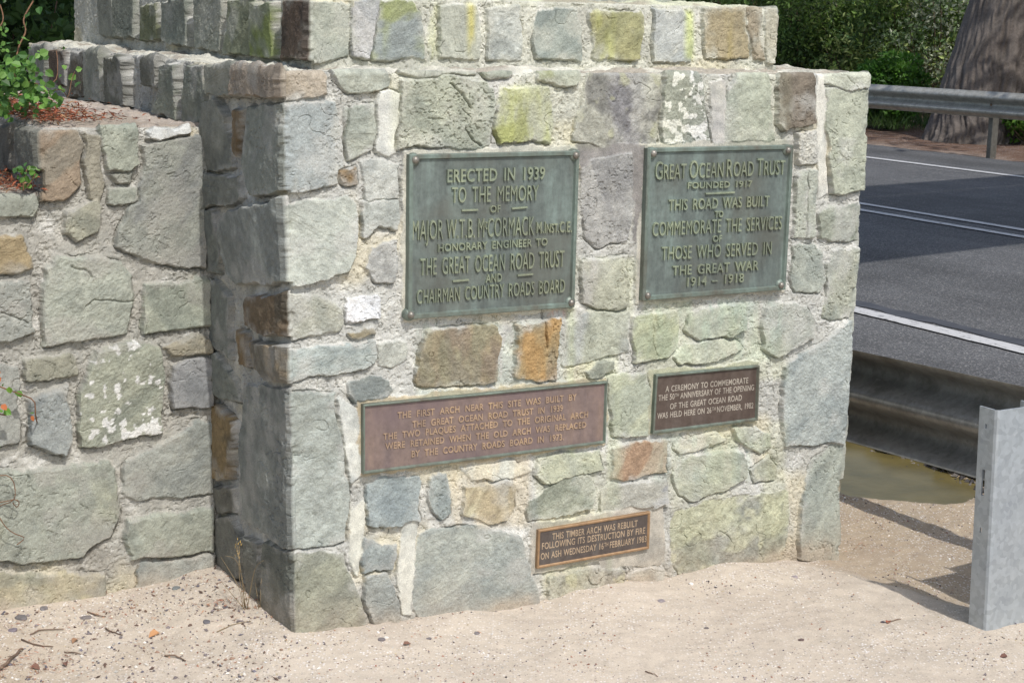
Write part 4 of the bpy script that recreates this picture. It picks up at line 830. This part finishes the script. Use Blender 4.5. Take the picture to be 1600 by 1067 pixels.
gr = empty('guard_rail', W(2.1, 0, 0), 'near galvanised steel guard rail seen from behind, its post standing in the sand', 'guard rail')
zc = lambda y: .330+(.5-y)*.04
wbeam('beam', 2.165, 1, zc, -5, 9, GALN, gr)
for y in (-.705, -2.705, 1.9, 4.0):
    cpost(1.66, y, -.25, .588-(y+.7)*.03, .152, .062, GALV, gr, lean=(-.04, .0), slots=True)
    cpost(1.83, y, zc(y)-.17, zc(y)+.17, .152, .062, GALV, gr, slots=False)
    boxw('spacer', 1.984, 2.16, y+.006, y+.058, zc(y)-.15, zc(y)+.15, GALD, gr)
fr_ = empty('guard_rail', W(13.5, 8, 0), 'far galvanised guard rail on the other side of the road', 'guard rail')
zf = lambda y: .615+(11.5-y)*.006
wbeam('beam', 13.48, -1, zf, -14, 60, GALD, fr_, step=1.)
for i in range(-9, 16):
    y = 10.85+i*2.5
    if i == 0 or abs(i) < 12: cpost(13.5, y, -.1, zf(y)+.10, .10, .07, GALP, fr_, slots=False); bolt(13.478, y+.03, zf(y), -1, TWIG, fr_)
# ------------------------------------------------------------------ timber arch the pier carries (above the frame; it throws the band of shade on the road)
WOOD = simple('weathered_timber', (142, 124, 106), .85, 0, .3, 6., .4, 40.)
ar = empty('timber_arch', W(.8, .9, 1.86), 'log built road arch standing on top of the stone pier', 'arch')
def by(e): return .95+.18*(e-.8)
for k, (a, b) in enumerate(((.55, .75), (.95, .75), (.55, 1.15), (.95, 1.15))): tubes('post', [([W(a, b, 1.80), W(a, b, 4.6), W(a, b, 7.1)], .17)], WOOD, ar, 14); tubes('post', [([W(a+15.2, b+2.7, -.2), W(a+15.2, b+2.7, 4.6), W(a+15.2, b+2.7, 7.1)], .17)], WOOD, ar, 14)
for k, z in enumerate((4.35, 4.68, 5.01, 5.34, 5.67, 6.0, 6.33, 6.92, 7.25)):
    for o in (-.36, .36): tubes('beam', [([W(-.3, by(-.3)+o, z), W(8, by(8)+o, z), W(17, by(17)+o, z)], .175)], WOOD, ar, 12)
# ------------------------------------------------------------------ big tree and the others
def bark_trunk(name, pts, rads, parent, seed, nz=110, nth=120, amp=.05, mat=None):
    P = bez(pts, nz); zz = np.linspace(0, 1, nz); rd = np.interp(zz, np.linspace(0, 1, len(rads)), rads); th = np.linspace(0, 2*np.pi, nth, endpoint=False)
    T, K = np.meshgrid(th, zz, indexing='ij'); L = np.linalg.norm(P[-1]-P[0]); a = T*rd.mean(); z = K*L
    def per(sx, sz, sd, o=3): return fbm(np.cos(T)*rd.mean()*1.0/sx+np.sin(T)*1.7/sx*rd.mean(), np.sin(T)*rd.mean()/sx*1.3+z/sz, 1., o, sd)
    Tb = np.mod(T-1.57, 6.2832)*rd.mean(); tw = Tb+.035*fbm(Tb, z, .5, 3, seed+2)+.10*z; rid = 1-np.abs(fbm(tw/.07, z/1.3, 1., 4, seed)); fine = fbm(tw/.022, z/.30, 1., 4, seed+5)
    flare = np.exp(-z/.45)*(.16*np.cos(T*5+1)+.10*np.cos(T*8))
    rr = rd[None]*(1+flare)+amp*(rid-.6)+.014*fine
    V = P[None]+np.stack([np.cos(T)*rr, np.sin(T)*rr, fine*.01], -1)
    i = np.arange(nth); F_ = []
    for j in range(nz-1): F_.append(np.stack([i*nz+j, ((i+1) % nth)*nz+j, ((i+1) % nth)*nz+j+1, i*nz+j+1], 1))
    c = lin((116, 109, 104))*(.78+.22*sstep(.2, 1., rid)+.16*fine)[..., None]; mo = sstep(.2, .7, fbm(np.cos(T)*2, z+np.sin(T), .5, 3, seed+9))[..., None]*.15
    c = c*(1-mo)+lin((116, 102, 92))*mo
    return mesh_obj(name, V.reshape(-1, 3), np.concatenate(F_), mat, parent, c.reshape(-1, 3))
BARKA = attr_mat('fissured_bark', .95, .25, 60., 80., .8, .01, .1)
PALT = [(70, 92, 48), (84, 104, 54), (58, 80, 44), (96, 112, 62)]
def big_tree(label, base, r0, lean, H, cr, n, seed, name='cypress_tree', zc0=5.5, detailed=True):
    rng = np.random.RandomState(seed); root = empty(name, base, label, 'tree', 'old roadside trees')
    top = base+np.array([lean[0], lean[1], H*.6]); pts = [base+np.array([0, 0, -.2]), base+(top-base)*.15, base+(top-base)*.5, top]
    bark_trunk('trunk', pts, [r0*1.12, r0*.95, r0*.86, r0*.80, r0*.7, r0*.5, r0*.3], root, seed, 300 if detailed else 60, 260 if detailed else 40, .05, BARKA)
    bl = []; lm = []
    for i in range(20):
        a = rng.rand()*6.283; r = cr*rng.rand()**.5; z = zc0+(H-zc0)*rng.rand(); c = base+np.array([lean[0]*z/H+math.cos(a)*r, lean[1]*z/H+math.sin(a)*r, z]); s = cr*(.22+.16*rng.rand())
        bl.append((c, (s*1.2, s*1.2, s*.7), s*s)); st = base+(top-base)*min(.98, max(.45, z/H)); lm.append((bez([st, st*.5+c*.5+np.array([0, 0, .3]), c], 7), np.linspace(r0*.22, .03, 7)))
    tubes('limb', lm, BARK, root, 8); foliage('crown', bl, n, .20, PALT, rng, root, .4); return root
tb = gp((1517, 222)); tb[2] = .05
big_tree('huge old tree trunk leaning right behind the far guard rail', tb, .66, (1.9, .4), 13, 5.2, 4600, 301, zc0=6.)
for i, (a, b, h_) in enumerate(((17., 8.2, 12), (19.5, 13.5, 12), (17.5, 19.5, 13))):
    if i == 0: big_tree('unseen tall tree right of the view, added to shade the far verge', W(a, b, .05), .5, (.3, 0), h_, 4.4, 3000, 310+i, zc0=5., detailed=False)  # added tree out of view; its crown shades the trunk, shrubs and verge
big_tree('unseen leafy tree left behind the low wall, added to shade the bushes', W(-1.6, 4.2), .18, (1.6, .3), 7.0, 2.6, 9000, 330, 'shade_tree', 3.6, False)  # added out of view so its crown darkens the bushes behind the wall
GB = [(108, 134, 64), (130, 152, 76), (90, 116, 58), (146, 160, 98), (98, 124, 78)]; GS = [(146, 158, 130), (122, 140, 106), (176, 182, 160), (104, 126, 84)]; GK = [(76, 102, 50), (96, 122, 60), (64, 88, 46)]
BL = [  # photo pixel of the foot, distance along first axis, width, height, leaves, size, palette, label
 ((1235, 205), 17.5, 2.6, 3.2, 7000, .055, GK, 'dark green shrub just above the right end of the pier step'),
 ((1290, 205), 18.2, 2.4, 3.0, 7000, .055, GS, 'silvery green shrub between dark shrubs behind the far rail'),
 ((1345, 205), 17.8, 2.2, 2.6, 7000, .05, GB, 'mid green shrub over the pier corner behind the far rail'),
 ((1400, 205), 18.4, 2.8, 3.3, 8000, .055, GB, 'tall yellow green shrub left of the huge trunk'),
 ((1395, 212), 15.6, 1.5, 1.25, 6500, .05, [(70, 110, 38), (84, 124, 44), (58, 96, 36)], 'low bright green bush against the rail beside the huge trunk'),
 ((1455, 205), 18.6, 2.6, 3.0, 7000, .055, GS, 'grey green shrub touching the left side of the huge trunk'),
 ((1640, 205), 18.6, 2.4, 3.0, 5000, .06, GB, 'green shrub at the right edge behind the huge trunk'),
 ((1605, 222), 15.2, .7, .5, 1500, .045, [(70, 110, 38), (96, 132, 52)], 'small green weed at the right foot of the huge trunk')]
for i, (px, e1, w_, h_, n_, s_, pal, lab) in enumerate(BL):
    d = ray(px); X = CAMP+d*(((C0+E1*e1-CAMP) @ E1)/(d @ E1)); X[2] = .05; bush(lab, X, w_, h_, int(n_*1.7), s_*1.3, pal, 400+i, group='shrubs beyond the far guard rail')
for i, px in enumerate((1120, 1190, 1262, 1330, 1405, 1480, 1560, 1650)):
    d = ray((px, 205)); X = CAMP+d*(((C0+E1*(21.5+i % 2)-CAMP) @ E1)/(d @ E1)); X[2] = .0
    bush('dark tall shrub in the hedge row %s' % ['hidden past the pier step', 'peeping above the pier step', 'over the right end of the pier step', 'above the right corner of the pier', 'left of the huge trunk', 'against the huge trunk', 'behind the huge trunk', 'right of the huge trunk'][i], X, 3.8, 4.6, 9000, .11, GK, 440+i, group='hedge row behind the shrubs', nb=18)
for i, (a, b, w_, h_) in enumerate(((.35, 5.2, 1.7, 2.3), (1.25, 6.2, 1.7, 2.4), (.7, 7.4, 2.2, 2.9), (2.0, 8.6, 2.2, 3.0), (1.2, 10., 3.0, 3.6))):
    bush(['dark leafy bush right behind the low wall on the left', 'dark bush behind the rear corner of the pier', 'dark bush at the left edge behind the creeper', 'tall dark thicket bush in the left background', 'tall bush at the far left background'][i], W(a, b), w_, h_, 9000, .06, [(66, 92, 46), (52, 76, 40), (84, 112, 54)], 460+i, group='dark bushes behind the wall', asp=.6)
GRS = leaf_mat('grass_blade', .3, .6)
def grass(name, pts, h, wd, pal, seed, kind='stuff'):
    rng = np.random.RandomState(seed); n = len(pts); D = rdir(rng, n)*.45+np.array([0, 0, 1.]); pal = np.array([lin(c) for c in pal]); col = pal[rng.randint(len(pal), size=n)]*(1+.2*rng.randn(n, 1)).clip(.5, 1.5); ln = h*(.5+.8*rng.rand(n))
    o = leaves(name, pts, D, rdir(rng, n), ln, np.full(n, wd), col, GRS, None, False, .3); tag(o, kind=kind); return o
rng = np.random.RandomState(500); n = 2600; P = np.array([W(a, b, .08) for a, b in zip(rng.uniform(14.6, 16.6, n), rng.uniform(13.6, 18, n))])
grass('verge_grass', P, .22, .012, [(62, 86, 38), (76, 102, 46), (54, 74, 36)], 501)
hl = np.array([W(a, b, z) for a, b in ((30, -60), (30, 120)) for z in (-1, 0)]+[W(a, b, z) for a, b in ((48, -60), (48, 140)) for z in (7, 7)])
HX = np.linspace(-60, 160, 90); HY = np.linspace(0, 30, 14); V = [W(24+y+fbm(np.array([x]), np.array([y]), 6., 3, 71)[0]*1.5, x, .0+y*.34+fbm(np.array([x]), np.array([y]), 5., 3, 73)[0]*.8*(y > 0)) for x in HX for y in HY]
tag(mesh_obj('hillside', V, grid_faces(len(HX), len(HY))[:, ::-1], simple('scrub_ground', (72, 84, 48), .95, 0, .35, 1.5, .6, 6.)), kind='structure')
# ------------------------------------------------------------------ creeper on the low wall, litter, dry grass
STEMR = simple('red_stem', (118, 86, 62), .8, 0, .3, 60.)
def onwall(px, e2): return toplane(px, W(0, e2), NF)
GV = [(78, 118, 50), (92, 132, 58), (62, 100, 46), (108, 146, 72), (72, 108, 60)]
rng = np.random.RandomState(610)
cr = empty('creeper', onwall((40, 170), .7), 'green round leaved creeper sprawling over the low wall top', 'creeper plant')
pts = []
st = []
def vine(P2, e2, rad, every=1, n=14, lf=True):
    Q = bez([onwall(p, e2[0]+(e2[1]-e2[0])*i/max(len(P2)-1, 1)) for i, p in enumerate(P2)], n); st.append((Q, rad))
    if lf:
        for q in Q[1::every]: pts.append(q+rng.randn(3)*.010)
vine([(20, 130), (28, 78), (40, 50), (37, 30), (52, 2)], (.75, .85), .0022, 2, 16)
vine([(10, 160), (45, 145), (85, 128), (90, 100), (88, 80)], (.68, .9), .0014, 2)
vine([(0, 120), (15, 110), (30, 125), (60, 132)], (.7, .75), .0016, 1)
vine([(60, 150), (95, 140), (106, 152), (112, 125), (117, 112)], (.8, 1.0), .0012, 2)
vine([(-30, 90), (-5, 50), (5, 30), (0, 8)], (.7, .8), .0018, 2)
C2 = [(rng.normal(24, 24), rng.normal(126, 22)) for _ in range(280)]+[(rng.normal(50, 26), rng.normal(158, 9)) for _ in range(70)]+[(rng.uniform(-40, 14), rng.uniform(40, 180)) for _ in range(90)]
for x, y in C2: pts.append(onwall((x, y), rng.uniform(.60, .85)))
tubes('stem', st, STEMR, cr, 5)
P = np.array(pts); n = len(P); D = rdir(rng, n)+np.array([-.1, -.3, -.1]); Nn = rdir(rng, n)*.7+np.array([.15, -.75, .6]); ln = .0185*(.6+.9*rng.rand(n)); pal = np.array([lin(c) for c in GV]); col = pal[rng.randint(5, size=n)]*(1+.2*rng.randn(n, 1)).clip(.5, 1.6)
leaves('foliage', P, D, Nn, ln, ln*.82, col, LEAF, cr)
def sprig(label, stems, lv, e2, size, pal, seed, rad=.0018):
    rng = np.random.RandomState(seed); root = empty('creeper_sprig', onwall(stems[0][0], e2), label, 'creeper sprig')
    if stems[0][1:]: tubes('stem', [(bez([onwall(p, e2+.01*rng.randn()) for p in s], 12), rad) for s in stems], STEMR, root, 5)
    if lv:
        P = np.array([onwall(p, e2+rng.uniform(-.02, .02)) for p in lv]); n = len(P); pal_ = np.array([lin(c) for c in pal]); ln = size*(.6+.7*rng.rand(n))
        leaves('foliage', P, rdir(rng, n), rdir(rng, n)*.6+np.array([.15, -.8, .5]), ln, ln*.8, pal_[rng.randint(len(pal), size=n)]*(1+.15*rng.randn(n, 1)), LEAF, root)
r_ = np.random.RandomState(5)
sprig('small bright green sprig growing on the lower ledge of the wall', [[(36, 298), (38, 280), (42, 265)], [(36, 298), (48, 285), (55, 272)]], [(r_.normal(40, 9), r_.normal(270, 11)) for _ in range(34)], .50, .016, GV, 621)
sprig('trailing creeper sprig hanging at the left edge halfway down the wall', [[(-20, 595), (5, 606), (30, 615), (53, 626), (55, 645), (58, 660)], [(-20, 640), (5, 648), (15, 645)]], [(2, 590), (6, 598), (1, 582), (14, 604), (36, 617), (48, 650), (46, 646), (2, 632), (6, 640), (3, 645), (0, 700)], .465, .019, [(96, 140, 56), (110, 150, 60), (186, 112, 70)], 622)
sprig('thin bare red tendril curling over the big lower wall stone', [[(-10, 745), (8, 742), (20, 750), (24, 770), (20, 782), (5, 788), (-10, 795)], [(-10, 785), (10, 783), (24, 780), (30, 786), (26, 792), (20, 785)], [(-5, 800), (8, 822), (22, 833), (38, 840), (26, 851)]], [], .47, .01, GV, 623, .0013)
# needle litter on the ledges
def needles(name, P, ln, wd, pal, seed, flat=.25):
    rng = np.random.RandomState(seed); n = len(P); D = rdir(rng, n)*np.array([1, 1, flat]); pal = np.array([lin(c) for c in pal]); col = pal[rng.randint(len(pal), size=n)]*(1+.25*rng.randn(n, 1)).clip(.4, 1.7); l = ln*(.4+.9*rng.rand(n))
    o = leaves(name, P, D, rdir(rng, n)*.5+np.array([0, 0, 1.]), l, l*wd, col, LITTER, None, False, .1); tag(o, kind='stuff'); return o
rng = np.random.RandomState(640); RL = [(128, 82, 62), (150, 88, 64), (104, 70, 56), (146, 116, 88), (166, 98, 70)]
P = np.array([W(-.46+.11*abs(rng.randn()), rng.uniform(.54, 1.6), 1.256+.03*rng.rand()*rng.rand()) for _ in range(2200)]+[W(rng.uniform(-1.0, -.44), rng.uniform(.50, .85), 1.088+.05*rng.rand()*rng.rand()) for _ in range(1500)])
needles('leaf_litter', P, .022, .22, RL, 641)
def sandz(px):
    X = gp(px); X[2] = gz(np.array([X[0]]), np.array([X[1]]))[0]; X = gp(px, X[2]); X[2] = gz(np.array([X[0]]), np.array([X[1]]))[0]; return X
rng = np.random.RandomState(650); pp = []
for cx, cy, sx, sy, k in ((45, 1035, 50, 14, 260), (20, 975, 30, 10, 70), (150, 975, 80, 22, 130), (370, 940, 22, 10, 130), (250, 950, 60, 14, 60), (330, 905, 20, 5, 40), (1345, 858, 40, 5, 60), (700, 1000, 400, 30, 40)):
    for _ in range(k): pp.append(sandz((rng.normal(cx, sx), min(1090, rng.normal(cy, sy))))+np.array([0, 0, .002+.004*rng.rand()]))
needles('needle_litter', np.array(pp), .016, .12, [(120, 84, 66), (150, 90, 70), (96, 74, 64), (170, 120, 84)], 651)
dg = empty('dry_grass_tuft', sandz((385, 945)), 'dry straw coloured grass tuft in the corner between wall and pier', 'dry grass')
rng = np.random.RandomState(660); L = []
b0 = sandz((384, 948))
for p0, p1, p2 in (((388, 945), (372, 880), (352, 868)), ((382, 942), (374, 900), (374, 850)), ((384, 945), (378, 905), (372, 862)), ((380, 945), (372, 915), (345, 870)), ((386, 946), (398, 890), (412, 875)), ((406, 955), (408, 910), (416, 880)), ((384, 948), (360, 925), (345, 908)), ((383, 944), (376, 890), (369, 845)), ((405, 955), (402, 930), (398, 905))):
    c = toplane(p0, b0, NF); L.append((bez([c+np.array([0, 0, -.01]), toplane(p1, b0-E2*.02, NF), toplane(p2, b0+E2*.03*rng.randn(), NF)], 9), np.linspace(.0011, .0004, 9)))
STRAW = simple('straw', (146, 128, 96), .8, 0, .25, 40.)
tubes('blade', L, STRAW, dg, 4)
P = np.array([L[1][0][-1]+np.array([0, 0, -.006*i])+rng.randn(3)*.002 for i in range(8)]+[L[7][0][-1]+np.array([0, 0, -.006*i])+rng.randn(3)*.002 for i in range(8)]); n = len(P)
leaves('seed_head', P, rdir(rng, n)*.4+np.array([0, 0, 1.]), rdir(rng, n), np.full(n, .009), np.full(n, .003), np.tile(lin((190, 160, 96)), (n, 1)), LITTER, dg, False)
# single fallen leaves, twigs and pebbles
def fallen(label, px, size, c, seed):
    rng = np.random.RandomState(seed); X = sandz(px)+np.array([0, 0, .004]); D = rdir(rng, 1)*np.array([1, 1, .15]); o = leaves('fallen_leaf', np.array([X]), D, np.array([[.25*rng.randn(), .2*rng.randn()-.3, 1.]]), np.array([size]), np.array([size*.62]), np.array([lin(c)]), LITTER, None, True, .28)
    sm = o.modifiers.new('thickness', 'SOLIDIFY'); sm.thickness = .0006; tag(o, label, 'leaf', 'fallen leaves on the sand')
for i, (px, s_, c, lab) in enumerate((((121, 1000), .026, (150, 118, 92), 'orange leaf in the middle of the sand below the low wall'), ((102, 1037), .022, (124, 94, 82), 'red leaf lying near the thick stick, its right side'), ((248, 989), .034, (184, 140, 100), 'long tan orange leaf near the dry grass tuft'), ((2, 1060), .030, (150, 120, 96), 'orange brown leaf in the lower left corner'), ((50, 1041), .024, (128, 96, 82), 'dull red leaf among needles below the thick stick'), ((630, 1006), .020, (120, 90, 76), 'curled red brown leaf near the pier foot'), ((1574, 1026), .022, (110, 80, 70), 'dark red leaf at the lower right corner'), ((1388, 972), .020, (150, 90, 70), 'small red brown leaf on the sand left of the rail post'))): fallen(lab, px, s_, c, 700+i)
def twig(label, P2, r, c, seed):
    rng = np.random.RandomState(seed); Q = [sandz(p)+np.array([0, 0, r*1.3]) for p in P2]; o = tubes('twig', [(bez(Q, 8)+rng.randn(8, 3)*r*.3, np.linspace(r*.75, r*.45, 8))], c, None, 5); tag(o, label, 'twig', 'twigs on the sand')
for i, (P2, r, lab) in enumerate((([(0, 1049), (18, 1034), (37, 1016)], .006, 'thickest twig, pale stick at the left edge of the photo'), ([(34, 1000), (55, 1008), (82, 1012)], .0032, 'curved dark twig below the low wall, left of the orange leaf'), ([(48, 992), (65, 986), (100, 984)], .0028, 'bent thin twig lying above the curved dark twig'), ([(137, 957), (150, 961), (165, 965)], .003, 'short brown twig close under the low wall'), ([(165, 981), (178, 988), (192, 994)], .0028, 'dark twig in the middle of the sand under the low wall'), ([(100, 1020), (118, 1022), (135, 1025)], .0024, 'thin straight twig under the orange leaf'), ([(257, 1025), (275, 1027), (290, 1034)], .0034, 'stout brown twig alone on sand right of the litter'), ([(1008, 1049), (1018, 1053), (1028, 1056)], .0024, 'small twig on open sand in front of the pier'), ([(1386, 975), (1398, 970), (1408, 968)], .0026, 'red brown twig on the sand left of the rail post'), ([(338, 986), (365, 972), (392, 969)], .0016, 'long thin straw lying below the dry grass tuft'))): twig(lab, P2, r, TWIG if i != 9 else STRAW, 720+i)
def pebble(label, px, r, c, seed):
    rng = np.random.RandomState(seed); r *= .8; bm = bmesh.new(); bmesh.ops.create_icosphere(bm, subdivisions=2, radius=1); X = sandz(px)
    for v in bm.verts: v.co = v.co*(1+.09*rng.randn()); v.co.z = min(v.co.z, .55+.1*rng.rand()); v.co = Vector((v.co.x*r*1.25, v.co.y*r, v.co.z*r*.7))
    me = bpy.data.meshes.new('pebble'); bm.to_mesh(me); bm.free(); at = me.color_attributes.new('Col', 'FLOAT_COLOR', 'POINT'); at.data.foreach_set('color', np.tile(np.append(lin(c), 1), len(me.vertices)).astype(np.float32)); me.materials.append(PEB)
    o = bpy.data.objects.new('pebble', me); C_.objects.link(o); o.location = (X[0], X[1], X[2]+r*.05); o.rotation_euler = (0, 0, rng.rand()*6); tag(o, label, 'pebble', 'loose pebbles on the sand')
for i, (px, r, c, lab) in enumerate((((68, 951), .013, (118, 114, 114), 'dark grey pebble under the low wall foot, left part'), ((33, 964), .017, (112, 108, 108), 'large purple grey pebble at the left under the low wall'), ((135, 964), .014, (122, 116, 114), 'grey pebble beside the short twig under the low wall'), ((20, 984), .012, (120, 112, 118), 'flat grey pebble at the left edge of the sand'), ((323, 970), .012, (104, 102, 106), 'blue black pebble below the dry grass'), ((275, 915), .012, (118, 122, 122), 'grey green pebble in the corner by the low wall'), ((352, 944), .009, (106, 102, 104), 'small dark pebble beside the dry grass tuft'), ((596, 1000), .011, (122, 116, 116), 'long grey pebble at the foot of the pier corner'), ((604, 993), .007, (216, 212, 204), 'white pebble at the foot of the pier'), ((745, 989), .009, (128, 122, 122), 'grey pebble in front of the big bottom stone'), ((670, 998), .008, (118, 112, 112), 'brown grey pebble between pier corner and big bottom stone'), ((1033, 939), .011, (142, 134, 136), 'purple grey pebble below the lowest plaque'), ((1104, 981), .007, (110, 102, 100), 'small brown pebble on open sand in front of the pier'), ((1242, 901), .010, (150, 140, 142), 'pinkish grey pebble by the right foot of the pier'), ((1379, 972), .007, (78, 74, 80), 'black blue pebble beside the red brown twig'), ((1252, 1000), .008, (108, 92, 88), 'brown pebble on open sand at the right'), ((1080, 913), .008, (232, 228, 222), 'white pebble under the mottled bottom right stone'), ((1547, 1005), .006, (110, 108, 104), 'grey pebble in front of the rail post'))): pebble(lab, px, r, c, 740+i)
